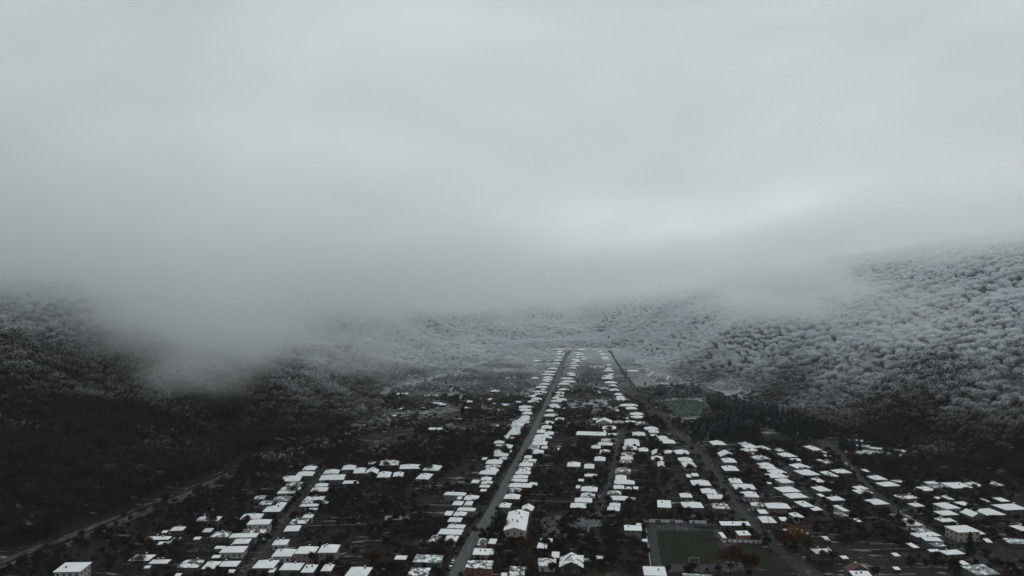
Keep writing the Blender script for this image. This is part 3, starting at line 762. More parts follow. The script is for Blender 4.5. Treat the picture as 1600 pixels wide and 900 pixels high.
goal(1066, 830.5, 0, 'white football goal at the pitch end by the panel fence')
def fence(pts, n, hgt, mats, label):
    (ax, ay), (bx, by) = pts
    root = bpy.data.objects.new('panel_fence', None); C.objects.link(root); root.location = (ax, ay, 0)
    ang = math.atan2(by - ay, bx - ax); root.rotation_euler = (0, 0, ang)
    Ln = math.hypot(bx - ax, by - ay); s = Ln / n
    mb = MB(); mb.box(.06, s - .06, -.05, .05, .1, hgt); mb.box(.04, s - .04, -.09, .09, hgt, hgt + .1, 1)
    pms = [mb.mesh('panel', [M[k], M['snow']]) for k in mats]
    pb = MB(); pb.box(-.07, .07, -.08, .08, -.1, hgt + .2); po = pb.mesh('post', [M['concrete']])
    for i in range(n):
        obj('panel', pms[(i * 7 // 3) % len(pms)] if len(pms) > 2 else pms[i % len(pms)], root, (i * s, 0, 0))
        obj('post', po, root, (i * s, 0, 0))
    tag(root, label, 'fence')
fence((P(1006, 816), P(1104, 818.5)), 22, 1.7, ['goal', 'goal', 'goal', 'bluepan', 'goal', 'redpan'], 'white concrete panel fence with coloured boards behind the football pitch')
fence((P(1138, 847.5), P(1196, 850)), 14, 1.5, ['goal', 'concrete'], 'pale picket panel fence between the brick hut and the paved court')
fence((P(954, 829), P(954.5, 846)), 8, 1.3, ['concrete', 'concrete'], 'grey panel fence on the open side of the school garden')
fence((P(955, 847), P(1003, 848)), 12, 1.3, ['concrete', 'concrete'], 'grey panel fence along the foot of the school garden')
fence((P(1009, 826), P(1017, 890)), 24, 1.1, ['concrete', 'concrete'], 'long low grey fence lining the running track')

def vehicle_parts():
    wm = MB(); wm.tube((0, -.1, 0), (0, .1, 0), .33, .33, 12, 0); wm.tube((0, -.115, 0), (0, .115, 0), .19, .19, 8, 1)
    return wm.mesh('wheel', [M['tyre'], M['metal']])
WHEEL = vehicle_parts()
def prism(prof, w0, w1, m=0):
    """profile in x,z with half width per height"""
    mb = MB(); n = len(prof)
    zmax = max(p[1] for p in prof); zmin = min(p[1] for p in prof)
    def hwid(z): return w0 + (w1 - w0) * (z - zmin) / (zmax - zmin)
    v = [(x, -hwid(z), z) for x, z in prof] + [(x, hwid(z), z) for x, z in prof]
    f = [tuple(range(n)), tuple(range(2 * n - 1, n - 1, -1))] + [((i + 1) % n, i, n + i, n + (i + 1) % n) for i in range(n)]
    mb.add(v, f, m); return mb
CARB = {c: prism([(-2.1, .35), (2.1, .35), (2.15, .7), (1.0, .92), (-1.9, .95), (-2.15, .75)], .84, .80).mesh('body', [M['car_' + c]]) for c in ('white', 'silver', 'dark', 'blue', 'red')}
CARC = prism([(-1.75, .93), (.95, .93), (.3, 1.42), (-1.3, 1.42)], .76, .60).mesh('windows', [M['glass']])
CART = {k: prism([(-1.32, 1.425), (.32, 1.425), (.25, 1.49), (-1.25, 1.49)], .62, .55).mesh('car_roof', [M[k]]) for k in ('snow', 'car_white', 'car_silver', 'car_dark', 'car_blue', 'car_red')}
def car(px, py, yaw, col, label, snowy=False):
    x, y = P(px, py, .8)
    root = bpy.data.objects.new('parked_car', None); C.objects.link(root); root.location = (x, y, .08); root.rotation_euler = (0, 0, yaw)
    obj('body', CARB[col], root); obj('windows', CARC, root); obj('car_roof', CART['snow' if snowy else 'car_' + col], root)
    for sx in (-1.3, 1.3):
        for sy in (-.78, .78): obj('wheel', WHEEL, root, (sx, sy, .33))
    tag(root, label, 'car', 'cars parked in the village streets')
CW = {'white': 'white', 'silver': 'silver', 'dark': 'black', 'blue': 'dark blue', 'red': 'dark red'}
CARS = [(708, 877, 'white', 1, 'main'), (704.5, 886, 'silver', 1, 'main'), (713, 863, 'dark', 0, 'main'), (721, 849, 'white', 0, 'main'), (772.5, 761, 'white', 1, 'main'), (758, 783, 'silver', 0, 'main'),
        (745, 803, 'blue', 0, 'main'), (823, 672, 'white', 0, 'main'), (798, 716, 'red', 0, 'main'), (848, 656, 'dark', 0, 'main'), (412, 843, 'white', 0, 'river'), (462, 780, 'silver', 1, 'river'),
        (1322, 724, 'white', 1, 'outer'), (1331, 732, 'silver', 0, 'outer'), (1218, 727, 'silver', 1, 'hill'), (1232, 745, 'dark', 1, 'hill'), (1170, 797, 'silver', 0, 'pitch'), (1097, 722, 'dark', 0, 'pitch')]
cnt = {}
for px, py, c, sn, rd in sorted(CARS, key=lambda q: q[1]):
    d, k, side, ang = near_road(*P(px, py))
    cnt[rd] = cnt.get(rd, 0) + 1
    car(px, py, math.pi / 2 - ang, c, f"{CW[c]} car parked on the {ROADN[rd]}, {ORD(cnt[rd])} from the woods" + (', roof under snow' if sn else ''), sn)
def bus():
    a = P(1124.5, 839); b = P(1133, 850)
    root = bpy.data.objects.new('bus', None); C.objects.link(root)
    root.location = ((a[0] + b[0]) / 2, (a[1] + b[1]) / 2, .04)
    root.rotation_euler = (0, 0, math.atan2(b[1] - a[1], b[0] - a[0]))
    obj('body', prism([(-5.2, .4), (5.2, .4), (5.3, 1.2), (5.1, 2.75), (4.8, 2.95), (-5.0, 2.95), (-5.25, 2.6)], 1.24, 1.18).mesh('body', [M['car_white']]), root)
    pane = MB(); pane.box(-.62, .62, -.015, .015, -.4, .4); pm = pane.mesh('window', [M['glass']])
    for q in range(7):
        for sy in (-1.235, 1.235): obj('window', pm, root, (-4.2 + q * 1.4, sy, 1.95))
    fr = MB(); fr.box(-.02, .02, -1.0, 1.0, -.5, .5); obj('windscreen', fr.mesh('windscreen', [M['glass']]), root, (5.22, 0, 1.9))
    sn = MB(); sn.box(-4.9, 4.7, -1.1, 1.1, 2.96, 3.1); obj('snow_cover', sn.mesh('snow_cover', [M['snow']]), root)
    for sx in (-3.4, 3.5):
        for sy in (-1.12, 1.12): obj('wheel', WHEEL, root, (sx, sy, .48), scale=(1.45, 1.3, 1.45))
    tag(root, 'white bus with snow on its roof parked beside the football pitch', 'bus')
bus()
# plot fences running back from the street behind the houses
def garden_fence(h):
    Ln = random.uniform(9, 36)
    sg = -1 if h['side'] == 'river' else 1
    x = h['x'] + sg * (h['w'] / 2 + 1.2); y = h['y'] + h['d'] / 2 * random.choice([-1, 1]) * .8
    hg = random.uniform(1.1, 1.6)
    root = bpy.data.objects.new('garden_fence', None); C.objects.link(root); root.location = (x, y, 0); root.rotation_euler = (0, 0, h['yaw'] + random.uniform(-.03, .03))
    n = int(Ln / 3)
    a = MB(); a.box(min(0, sg * Ln), max(0, sg * Ln), -.03, .03, .15, hg); bd_ = obj('boarding', a.mesh('boarding', [M['w_' + random.choice(['dark', 'brown', 'grey'])]]), root)
    if random.random() < .45:
        a = MB(); a.box(min(0, sg * Ln), max(0, sg * Ln), -.05, .05, hg + .002, hg + .06); obj('snow_cover', a.mesh('snow_cover', [M['snow_patchy']]), bd_)
    for i in range(0, n + 1, 2):
        obj('post', FPOST, root, (sg * Ln * i / n, .09, 0), scale=(1, 1, hg))
    tag(root, f"low garden fence behind {ORD(h['no'])} house from woods, {h['side']} side of the {ROADN[h['road']]}", 'fence', 'garden plot fences')
a = MB(); a.box(-.06, .06, -.055, .055, -.2, 1.05); FPOST = a.mesh('post', [M['wood']])
fl_ = []
for h in H:
    if h['shed'] or h['band'] != 'front' or h['y'] > 720 or 'K' in h['st'] or random.random() < .25: continue
    if all(abs(h['y'] - q['y']) > 7 or q['road'] != h['road'] or q['side'] != h['side'] for q in fl_):
        fl_.append(h)
for h in fl_: garden_fence(h)
# utility poles along the streets
pb = MB(); pb.tube((0, 0, -.4), (0, 0, 8.2), .15, .10, 6); PM = pb.mesh('shaft', [M['wood']])
pb = MB(); pb.box(-.9, .9, -.06, .06, 7.5, 7.64); PX = pb.mesh('crossarm', [M['wood']])
pb = MB()
pb.tube((0, 0, 7.9), (-1.5, 0, 8.35), .04, .035, 5); pb.box(-2.0, -1.4, -.11, .11, 8.27, 8.4); PL = pb.mesh('lamp_arm', [M['metal']])
pb = MB()
pb.tube((0, 0, 0), (0, 0, .22), .05, .06, 6); PI_ = pb.mesh('insulator', [M['goal']])
def poles(rd, off, step, start, end, where):
    p = resample([tuple(q) for q in RP[rd]], 6); acc = 0; n = 0; pts = []
    for i in range(1, len(p)):
        acc += float(np.hypot(*(p[i] - p[i - 1])))
        if acc > step and start < p[i][1] < end:
            t = (p[i] - p[i - 1]) / np.hypot(*(p[i] - p[i - 1])); acc = 0
            pts.append((p[i] + np.array([t[1], -t[0]]) * off, math.atan2(t[1], t[0]) - math.pi / 2))
    pts.sort(key=lambda q: -q[0][1])
    for n, (q, a) in enumerate(pts):
        root = bpy.data.objects.new('utility_pole', None); C.objects.link(root); root.location = (q[0], q[1], 0); root.rotation_euler = (0, 0, a)
        obj('shaft', PM, root); xa = obj('crossarm', PX, root); obj('lamp_arm', PL, root)
        for sx in (-.75, .75): obj('insulator', PI_, xa, (sx, 0, 7.64))
        tag(root, f"wooden utility pole with crossarm, {ORD(n + 1)} from the woods, on the {where}", 'pole', 'utility poles along the village streets')
poles('main', 5.0, 42, 380, 1500, 'wide main street')
poles('pitch', 4.2, 45, 380, 1300, 'football pitch street')
poles('outer', -4.0, 42, 380, 720, 'outer woodside street')
poles('river', 3.6, 42, 380, 600, 'riverside street')

# ================================================================ vegetation
def tri_cloud(cen, dirs, length, width, r):
    """one slender triangle per point: base across, tip along dirs"""
    n = len(cen)
    side = np.cross(dirs, r.normal(size=(n, 3))); side /= np.linalg.norm(side, axis=1)[:, None] + 1e-9
    a = cen - side * width[:, None] / 2 - dirs * length[:, None] / 2
    b = cen + side * width[:, None] / 2 - dirs * length[:, None] / 2
    c = cen + dirs * length[:, None] / 2
    v = np.stack([a, b, c], 1).reshape(-1, 3)
    return v
def cloud_mesh(name, v, frost, mats):
    n = len(v) // 3
    m = bpy.data.meshes.new(name)
    m.vertices.add(len(v)); m.vertices.foreach_set('co', v.astype(np.float32).ravel())
    m.loops.add(len(v)); m.loops.foreach_set('vertex_index', np.arange(len(v), dtype=np.int32))
    m.polygons.add(n); m.polygons.foreach_set('loop_start', np.arange(0, len(v), 3, dtype=np.int32))
    at = m.attributes.new('frost', 'FLOAT', 'POINT'); at.data.foreach_set('value', np.repeat(frost, 3).astype(np.float32))
    for t in mats: m.materials.append(t)
    m.update(calc_edges=True); m.validate()
    return m
def unit(v): return v / (np.linalg.norm(v, axis=-1, keepdims=True) + 1e-9)
def deciduous(seed, rad, z0, z1, nl, n, ln, wd, mat, name='crown', spread=.35):
    r = np.random.default_rng(seed)
    # lobes on a dome
    ang = r.uniform(0, 2 * math.pi, nl); rr = rad * .62 * np.sqrt(r.uniform(.05, 1, nl))
    hz = (z1 - z0)
    lc = np.stack([rr * np.cos(ang), rr * np.sin(ang), z0 + hz * (.42 + .33 * (1 - (rr / rad) ** 2) + r.uniform(-.12, .12, nl))], 1)
    lr = rad * r.uniform(.34, .56, nl)
    k = r.integers(0, nl, n)
    d = unit(r.normal(size=(n, 3)) + np.array([0, 0, .35]))
    q = lc[k] + d * (lr[k] * r.uniform(.55, 1.05, n) ** .6)[:, None] * np.array([1, 1, .85])
    q = q + r.normal(size=(n, 3)) * rad * .07
    out = unit(unit(d + (q - np.array([0, 0, z0])) / rad * .5) + r.normal(size=(n, 3)) * spread)
    L_ = ln * r.uniform(.6, 1.3, n); W_ = wd * r.uniform(.6, 1.3, n)
    v = tri_cloud(q, out, L_, W_, r)
    hf = np.clip((q[:, 2] - z0) / hz, 0, 1)
    frost = r.uniform(0, 1, n) * .68 + (1 - hf) * .32
    return cloud_mesh(name, v, frost, [mat])
def trunk_mesh(seed, h, r0, rad, nb, mat):
    r = random.Random(seed); mb = MB()
    lean = (r.uniform(-.06, .06) * h, r.uniform(-.06, .06) * h)
    top = (lean[0], lean[1], h * .62)
    mb.tube((0, 0, -.6), top, r0, r0 * .45, 6)
    for i in range(nb):
        a = 2 * math.pi * i / nb + r.uniform(-.4, .4); t = r.uniform(.45, 1)
        b = (top[0] * t, top[1] * t, h * .62 * t)
        e = (math.cos(a) * rad * r.uniform(.4, .75), math.sin(a) * rad * r.uniform(.4, .75), h * r.uniform(.6, .88))
        mb.tube(b, e, r0 * .4, r0 * .12, 4)
    mb.tube(top, (lean[0], lean[1], h * .92), r0 * .42, r0 * .1, 4)
    m = mb.mesh('trunk', [mat])
    at = m.attributes.new('frost', 'FLOAT', 'POINT'); at.data.foreach_set('value', [.6] * len(m.vertices))
    return m
def conifer_mesh(seed, h, rad, mat):
    r = np.random.default_rng(seed); n = 620
    t = r.uniform(0, 1, n) ** .8
    z = h * (.08 + .92 * (1 - t) ** 1.0)
    z = h * .08 + (h * .92) * (1 - np.sqrt(r.uniform(0, 1, n)))
    rr = rad * (1 - (z - h * .08) / (h * .92)) ** .85 * (.82 + .3 * np.sin(z * 5.2)) * r.uniform(.6, 1.05, n)
    a = r.uniform(0, 2 * math.pi, n)
    q = np.stack([rr * np.cos(a), rr * np.sin(a), z], 1)
    d = unit(np.stack([np.cos(a), np.sin(a), np.full(n, -.28)], 1) + r.normal(size=(n, 3)) * .25)
    v = tri_cloud(q, d, r.uniform(.9, 1.7, n), r.uniform(.5, .95, n), r)
    frost = r.uniform(0, 1, n) * .75 + .25 * (1 - z / h)
    return cloud_mesh('crown', v, frost, [mat])

FOREST = [(deciduous(100 + i, rad, 3.0, h, nl, 900, 1.95, .5, M['forest'], spread=.6), trunk_mesh(200 + i, h, .28, rad, 5, M['bark']))
          for i, (rad, h, nl) in enumerate([(5.8, 14, 7), (6.6, 15.5, 9), (5.0, 13, 6), (7.4, 15, 11), (4.4, 15, 5), (6.0, 12.5, 8)])]
GARDEN = [(deciduous(300 + i, rad, 1.2, h, nl, 760, 1.5, .17, M['garden'], spread=.5), trunk_mesh(400 + i, h, .15, rad, 6, M['bark']))
          for i, (rad, h, nl) in enumerate([(3.0, 6.5, 6), (3.6, 7.5, 8), (2.4, 5.5, 5), (4.2, 9.0, 9), (2.8, 8.0, 6)])]
RUST = [(deciduous(500 + i, rad, 1.2, h, nl, 760, 1.1, .34, M['rust'], spread=.7), trunk_mesh(600 + i, h, .15, rad, 5, M['bark'])) for i, (rad, h, nl) in enumerate([(3.2, 7, 7), (4.0, 8.5, 9)])]
OLIVE = [(deciduous(520 + i, rad, 1.2, h, nl, 760, 1.0, .34, M['olive'], spread=.7), trunk_mesh(620 + i, h, .16, rad, 5, M['bark'])) for i, (rad, h, nl) in enumerate([(3.4, 7.5, 7), (2.7, 9, 7)])]
ORANGE = [(deciduous(540 + i, rad, 1.0, h, nl, 1500, 1.0, .36, M['orange'], spread=.7), trunk_mesh(640 + i, h, .25, rad, 6, M['bark'])) for i, (rad, h, nl) in enumerate([(6.0, 9.5, 12)])]
CON = [(conifer_mesh(700 + i, h, rad, M['conifer']), trunk_mesh(720 + i, h * .9, .2, .5, 3, M['bark'])) for i, (h, rad) in enumerate([(12, 2.7), (14, 3.1), (10.5, 2.5), (13, 2.6)])]
def bush_mesh(seed, rad, h, mat, n=240, wd=.22):
    m = deciduous(seed, rad, .1, h, 5, n, .9, wd, mat, spread=.6)
    return m
BUSH = [bush_mesh(800 + i, r_, h_, M['garden']) for i, (r_, h_) in enumerate([(1.5, 2.0), (1.1, 1.5), (2.1, 3.0), (1.7, 3.8)])]
THICK = [bush_mesh(850 + i, r_, h_, M['thicket'], 260, .3) for i, (r_, h_) in enumerate([(1.6, 2.0), (1.2, 1.5)])]
EVERG = [bush_mesh(880 + i, r_, h_, M['conifer'], 300, .5) for i, (r_, h_) in enumerate([(2.0, 6.0)])]

def plant(name, pair, x, y, s, label, cat, group, rz=None, z=None):
    root = bpy.data.objects.new(name, None); C.objects.link(root)
    root.location = (x, y, float(height(x, y)) if z is None else z); root.rotation_euler = (0, 0, random.uniform(0, 6.28) if rz is None else rz)
    root.scale = (s, s, s * random.uniform(.9, 1.12)); root.empty_display_size = 1
    obj('trunk', pair[1], root); obj('crown', pair[0], root)
    tag(root, label, cat, group)
    return root

def inst_stuff(name, pts, scl, rot, variants, label):
    """one object of many plants: geometry-node instances of the given meshes on points"""
    m = bpy.data.meshes.new(name); m.vertices.add(len(pts)); m.vertices.foreach_set('co', np.asarray(pts, np.float32).ravel())
    for nm, arr in (('scl', scl), ('rotz', rot)):
        a = m.attributes.new(nm, 'FLOAT', 'POINT'); a.data.foreach_set('value', np.asarray(arr, np.float32))
    a = m.attributes.new('var', 'INT', 'POINT'); a.data.foreach_set('value', rng.integers(0, len(variants), len(pts)).astype(np.int32))
    m.update()
    o = obj(name, m); tag(o, label, None, None, 'stuff')
    g = bpy.data.node_groups.new(name, 'GeometryNodeTree')
    g.interface.new_socket('Geometry', in_out='INPUT', socket_type='NodeSocketGeometry')
    g.interface.new_socket('Geometry', in_out='OUTPUT', socket_type='NodeSocketGeometry')
    gi = g.nodes.new('NodeGroupInput'); go = g.nodes.new('NodeGroupOutput'); jn = g.nodes.new('GeometryNodeJoinGeometry')
    mp_ = g.nodes.new('GeometryNodeMeshToPoints'); g.links.new(gi.outputs[0], mp_.inputs['Mesh'])
    def attr(nm, t):
        n = g.nodes.new('GeometryNodeInputNamedAttribute'); n.data_type = t; n.inputs[0].default_value = nm
        return [q for q in n.outputs if q.enabled][0]
    cx = g.nodes.new('ShaderNodeCombineXYZ'); g.links.new(attr('rotz', 'FLOAT'), cx.inputs[2])
    for i, vm in enumerate(variants):
        vo = bpy.data.objects.new(name + '_kind', vm)
        oi = g.nodes.new('GeometryNodeObjectInfo'); oi.inputs['Object'].default_value = vo; oi.inputs['As Instance'].default_value = True
        cm = g.nodes.new('FunctionNodeCompare'); cm.data_type = 'INT'; cm.operation = 'EQUAL'
        ai = [q for q in cm.inputs if q.enabled]
        g.links.new(attr('var', 'INT'), ai[0]); ai[1].default_value = i
        ip = g.nodes.new('GeometryNodeInstanceOnPoints')
        g.links.new(mp_.outputs[0], ip.inputs['Points']); g.links.new(cm.outputs[0], ip.inputs['Selection']); g.links.new(oi.outputs['Geometry'], ip.inputs['Instance'])
        e2r = g.nodes.new('FunctionNodeEulerToRotation'); g.links.new(cx.outputs[0], e2r.inputs[0]); g.links.new(e2r.outputs[0], ip.inputs['Rotation'])
        g.links.new(attr('scl', 'FLOAT'), ip.inputs['Scale'])
        g.links.new(ip.outputs[0], jn.inputs[0])
    g.links.new(jn.outputs[0], go.inputs[0])
    md = o.modifiers.new('scatter', 'NODES'); md.node_group = g
    return o

# -------- what must stay clear inside the village
HB = np.array([(h['x'], h['y'], h['w'] / 2 + 1.0, h['d'] / 2 + 1.0) for h in H] + [(p[0], p[1] + d_ / 4, w_ / 2, d_ / 2) for p, w_, d_ in SPECIAL] + [(P(803.5, 847)[0] + 1.6, P(803.5, 847)[1] + 17.5, 8, 20)])
def clear(x, y, m=0., hm=0.):
    ok = np.ones(len(x), bool)
    for hx, hy, a, b in HB:
        ok &= ~((np.abs(x - hx) < a + hm) & (np.abs(y - hy) < b + hm))
    for k, p in RP.items():
        q = resample([tuple(t) for t in p[::2]], 4)
        hw = (ROADS[k][1] if k in ROADS else 14) / 2 + .8 + m
        q = q.astype(np.float32)
        for c in range(0, len(q), 20):
            qq = q[c:c + 20]
            m_ = np.nonzero((y > qq[:, 1].min() - 25) & (y < qq[:, 1].max() + 25) & (x > qq[:, 0].min() - 25) & (x < qq[:, 0].max() + 25) & ok)[0]
            if len(m_): ok[m_] &= (np.min((x[m_, None] - qq[None, :, 0]) ** 2 + (y[m_, None] - qq[None, :, 1]) ** 2, 1) > hw * hw)
    for pl in NOTREE:
        ok &= poly_dist(x, y, np.array(pl)) > 1.0 + m
    for (cpx, cpy) in ((1324, 724), (1331, 732), (1128, 845)):
        q = P(cpx, cpy); ok &= np.hypot(x - q[0], y - q[1]) > 7
    return ok
# -------- forest points
SP = 8.0
gx, gy = np.meshgrid(np.arange(-1500, 1700, SP), np.arange(300, 3000, SP * .92))
gx = gx + (np.arange(gx.shape[0]) % 2)[:, None] * SP / 2
fx = (gx + rng.uniform(-.42, .42, gx.shape) * SP).ravel(); fy = (gy + rng.uniform(-.42, .42, gx.shape) * SP).ravel()
keep = (np.abs(fx) < .70 * fy + 45)
fx, fy = fx[keep], fy[keep]
pd = poly_dist(fx, fy)
dens = np.where((fy < 780) & (pd < 18), .75, .97)
edge = pd + (fbm(fx / 45, fy / 45) - .44) * 80 * sstep(780, 1100, fy) - 6 * sstep(780, 1100, fy)
keep = (edge > 2) & (rng.uniform(0, 1, len(fx)) < dens)
keep &= (pd > 12) | clear(fx, fy, 3.0, 4.0)
keep &= ~((pd < 60) & (np.hypot(fx - P(1366, 712)[0], fy - P(1366, 712)[1]) < 36))
fx, fy, pd, edge = fx[keep], fy[keep], pd[keep], edge[keep]
fz = height(fx, fy)
keep = fz < 260
fx, fy, fz, pd, edge = fx[keep], fy[keep], fz[keep], pd[keep], edge[keep]
prx = 800 + F * fx / fy; pry = HY + F * (CAMH - fz - 6) / fy
vis = (prx > -20) & (prx < 1620) & (pry < 915)
dist = np.sqrt(fx ** 2 + fy ** 2 + (CAMH - fz) ** 2)
order = np.argsort(np.where(vis, dist, 1e9))
ind = order[:300]
msk = np.ones(len(fx), bool); msk[ind] = False
fs = (.66 + .46 * vnoise(fx / 60, fy / 60)) * rng.uniform(.76, 1.2, len(fx))
fs = fs * np.where(fy > 850, .42 + .58 * sstep(-10, 70, edge), 1.0)
for i in ind:
    left = fx[i] < 0
    fr = fz[i] > 14
    lab = ('frost-dusted bare tree up the dark wooded slope across the riverbed' if fr else 'dark bare woodland tree at the slope foot along the riverbed') if left else \
          ('frost-dusted bare tree up the wooded slope above the outer street' if fr else 'brown bare woodland tree at the slope foot beyond the outer street')
    fv = random.randrange(6)
    lab = ('tall ' if fs[i] > 1.0 else 'stunted ' if fs[i] < .72 else 'middling ') + ['round-crowned ', 'broad ', 'round-crowned ', 'wide-spreading ', 'narrow ', 'squat '][fv] + lab
    plant('forest_tree', FOREST[fv], fx[i], fy[i], float(fs[i]), lab, 'tree', 'trees at the foot of the wooded slopes', z=float(fz[i]))
inst_stuff('forest', np.stack([fx, fy, fz], 1)[msk], fs[msk], rng.uniform(0, 6.28, msk.sum()), [a for a, b in FOREST], 'frosted bare forest covering the slopes and the head of the valley')

def rand_pts(n, x0, x1, y0, y1):
    x = rng.uniform(x0, x1, n); y = rng.uniform(y0, y1, n)
    k = (poly_dist(x, y) < -1) & (np.abs(x) < .68 * y + 10)
    return x[k], y[k]
# single garden trees: the nearest ones
tx, ty = rand_pts(2600, -300, 420, 372, 760)
k = clear(tx, ty, 1.6, .8); tx, ty = tx[k], ty[k]
cl = fbm(tx / 45, ty / 45); k = cl > .37 + rng.uniform(0, .12, len(tx)); tx, ty = tx[k], ty[k]
o_ = np.argsort(ty)
sel = []
for i in o_:
    if all((tx[i] - tx[j]) ** 2 + (ty[i] - ty[j]) ** 2 > 16 for j in sel): sel.append(i)
def near_house(x, y):
    h = min((h for h in H if not h['shed'] and h['band'] == 'front'), key=lambda h: (h['x'] - x) ** 2 + (h['y'] - y) ** 2)
    near_house.row = f"{h['side']} side of {ROADN[h['road']]}"
    return f"{ORD(h['no'])} house from woods, {near_house.row}"
def where_label(x, y):
    d, kx, side, a = near_road(x, y)
    return ROADN[kx], side
nb = nr = no = 0
for i in sel:
    rn, side = where_label(tx[i], ty[i])
    u = random.random()
    s_ = random.uniform(.75, 1.25)
    if u < .80 and nb < 280:
        nb += 1
        plant('garden_tree', GARDEN[random.randrange(5)], tx[i], ty[i], s_, f"{'tall' if s_ > 1 else 'small'} bare brown tree near {near_house(tx[i], ty[i])}", 'tree', f"bare garden trees, {near_house.row}", z=0)
    elif u < .94 and nr < 60:
        nr += 1
        plant('russet_tree', RUST[random.randrange(2)], tx[i], ty[i], s_ * .9, f"russet-leaved tree near {near_house(tx[i], ty[i])}", 'tree', f"russet garden trees, {near_house.row}", z=0)
    elif no < 20:
        no += 1
        plant('olive_tree', OLIVE[random.randrange(2)], tx[i], ty[i], s_ * .8, f"olive-yellow tree near {near_house(tx[i], ty[i])}", 'tree', f"olive garden trees, {near_house.row}", z=0)
# trees that stand out
for px, py, pr, s_, lab, nm in [
    (1246, 856, ORANGE[0], 1.25, 'large bright orange autumn tree beside the football pitch street', 'autumn_tree'),
    (1228, 862, RUST[1], 1.3, 'russet tree leaning out beside the large orange tree', 'russet_tree'),
    (1262, 872, OLIVE[0], 1.3, 'olive tree just below the large orange tree', 'olive_tree'),
    (742, 842, OLIVE[1], .95, 'yellow-green tree at the edge of the wide main street', 'olive_tree'),
    (836, 822, OLIVE[0], 1.15, 'ochre tree against the side wall of the apartment block', 'olive_tree'),
    (1142, 902, RUST[1], 1.9, 'big brown spreading tree at the corner of the running track', 'russet_tree'),
    (1172, 905, RUST[0], 1.6, 'brown tree beside the paved court', 'russet_tree'),
    (880, 828, RUST[0], 1.0, 'russet tree between the two pale thickets', 'russet_tree'),
    (786, 838, GARDEN[3], 1.1, 'dark tree between the main street and the apartment block', 'garden_tree'),
    (776, 832, CON[3], .8, 'dark fir between the main street and the apartment block', 'fir_tree'),
    (768, 842, CON[1], .75, 'dark fir at the corner of the apartment block garden', 'fir_tree'),
    (780, 822, CON[0], .9, 'dark fir behind the apartment block garden', 'fir_tree'),
    (1516, 866, CON[1], .95, 'dark fir on the outer woodside street corner', 'fir_tree')]:
    x, y = P(px, py)
    plant(nm, pr, x, y, s_, lab, 'tree', None, z=0)
# tall slim poplars in the far gardens
POP = (deciduous(901, 1.5, 1.5, 17, 9, 700, 1.3, .2, M['garden'], spread=.3), trunk_mesh(902, 17, .2, .8, 4, M['bark']))
for px, py, lab in ((697, 612, 'tall slim dark poplar in the gardens below the wooded slope'), (1008, 612, 'tall slim poplar by the snowy yard'), (664, 606, 'slim poplar at the end of the riverside gardens')):
    x, y = P(px, py); plant('poplar', POP, x, y, 1.0, lab, 'tree', None, z=0)
# -------- spruces round the sports field
def poly_fill(px, sp, n=4000):
    pl = np.array([P(*q) for q in px]); x = rng.uniform(pl[:, 0].min(), pl[:, 0].max(), n); y = rng.uniform(pl[:, 1].min(), pl[:, 1].max(), n)
    k = poly_dist(x, y, pl) < 0; x, y = x[k], y[k]; out = []
    for a, b in zip(x, y):
        if all((a - c) ** 2 + (b - d) ** 2 > sp * sp for c, d in out): out.append((a, b))
    return out
for px, sp, lab in [
    ([(1082, 689), (1092, 668), (1150, 662), (1186, 678), (1184, 691)], 6.4, 'snow-flecked dark spruce in the grove between far houses and sports field'),
    ([(1112, 644), (1120, 630), (1190, 636), (1270, 664), (1290, 686), (1250, 690), (1190, 668)], 8.0, 'snow-flecked dark spruce in the belt between sports field and wooded slope'),
    ([(1016, 622), (1016, 618), (1095, 616), (1096, 621)], 5.5, 'snow-flecked spruce in the straight row behind the sports field'),
    ([(1312, 702), (1318, 694), (1342, 698), (1346, 708), (1328, 712)], 5.0, 'dark spruce in the clump beside the stepped teal building')]:
    for (x, y) in poly_fill(px, sp):
        cv = random.randrange(4); cs = random.uniform(.8, 1.15)
        plant('spruce', CON[cv], x, y, cs, ('tall ' if cs > 1.03 else 'short ' if cs < .9 else 'medium ') + ['full ', 'broad ', 'squat ', 'slender '][cv] + lab, 'tree', lab.replace('snow-flecked ', '').replace('spruce', 'spruces'))
x, y = P(1193, 703); plant('spruce', CON[1], x, y, .9, 'single pointed spruce standing at the top of the lane below the spruces', 'tree', None)

# -------- the mass of far garden trees, bushes and thickets
bx_, by_ = rand_pts(85000, -330, 460, 372, 1760)
k = clear(bx_, by_, -.3, -.4); bx_, by_ = bx_[k], by_[k]
cl = fbm(bx_ / 38 + 9, by_ / 38)
thr = np.where(by_ > 900, .31, np.where(by_ < 600, .335, .40))
k = cl > thr + rng.uniform(-.06, .1, len(bx_)); bx_, by_ = bx_[k], by_[k]
u = rng.uniform(0, 1, len(bx_))
low = u < .72
inst_stuff('garden_bushes', np.stack([bx_, by_, height(bx_, by_)], 1)[low], rng.uniform(.6, 1.5, low.sum()), rng.uniform(0, 6.28, low.sum()), BUSH, 'low brown bushes scattered through the village gardens')
hi_ = ~low & (by_ > 600) & clear(bx_, by_, 1.2, 1.0) & ~((bx_ < -10) & (by_ < 900) & (rng.uniform(0, 1, len(bx_)) < .6))
for q in np.linspace(.15, 1, 4):
    hi_ &= clear(bx_, by_ + q * np.clip((by_ - 650) * .028, 2, 24), .5, .5)
inst_stuff('orchard_trees', np.stack([bx_, by_, height(bx_, by_)], 1)[hi_], rng.uniform(.55, 1.1, hi_.sum()) * np.where(by_[hi_] > 1000, .8, 1), rng.uniform(0, 6.28, hi_.sum()), [a for a, b in GARDEN], 'bare orchard trees massed behind the far houses')
th = []
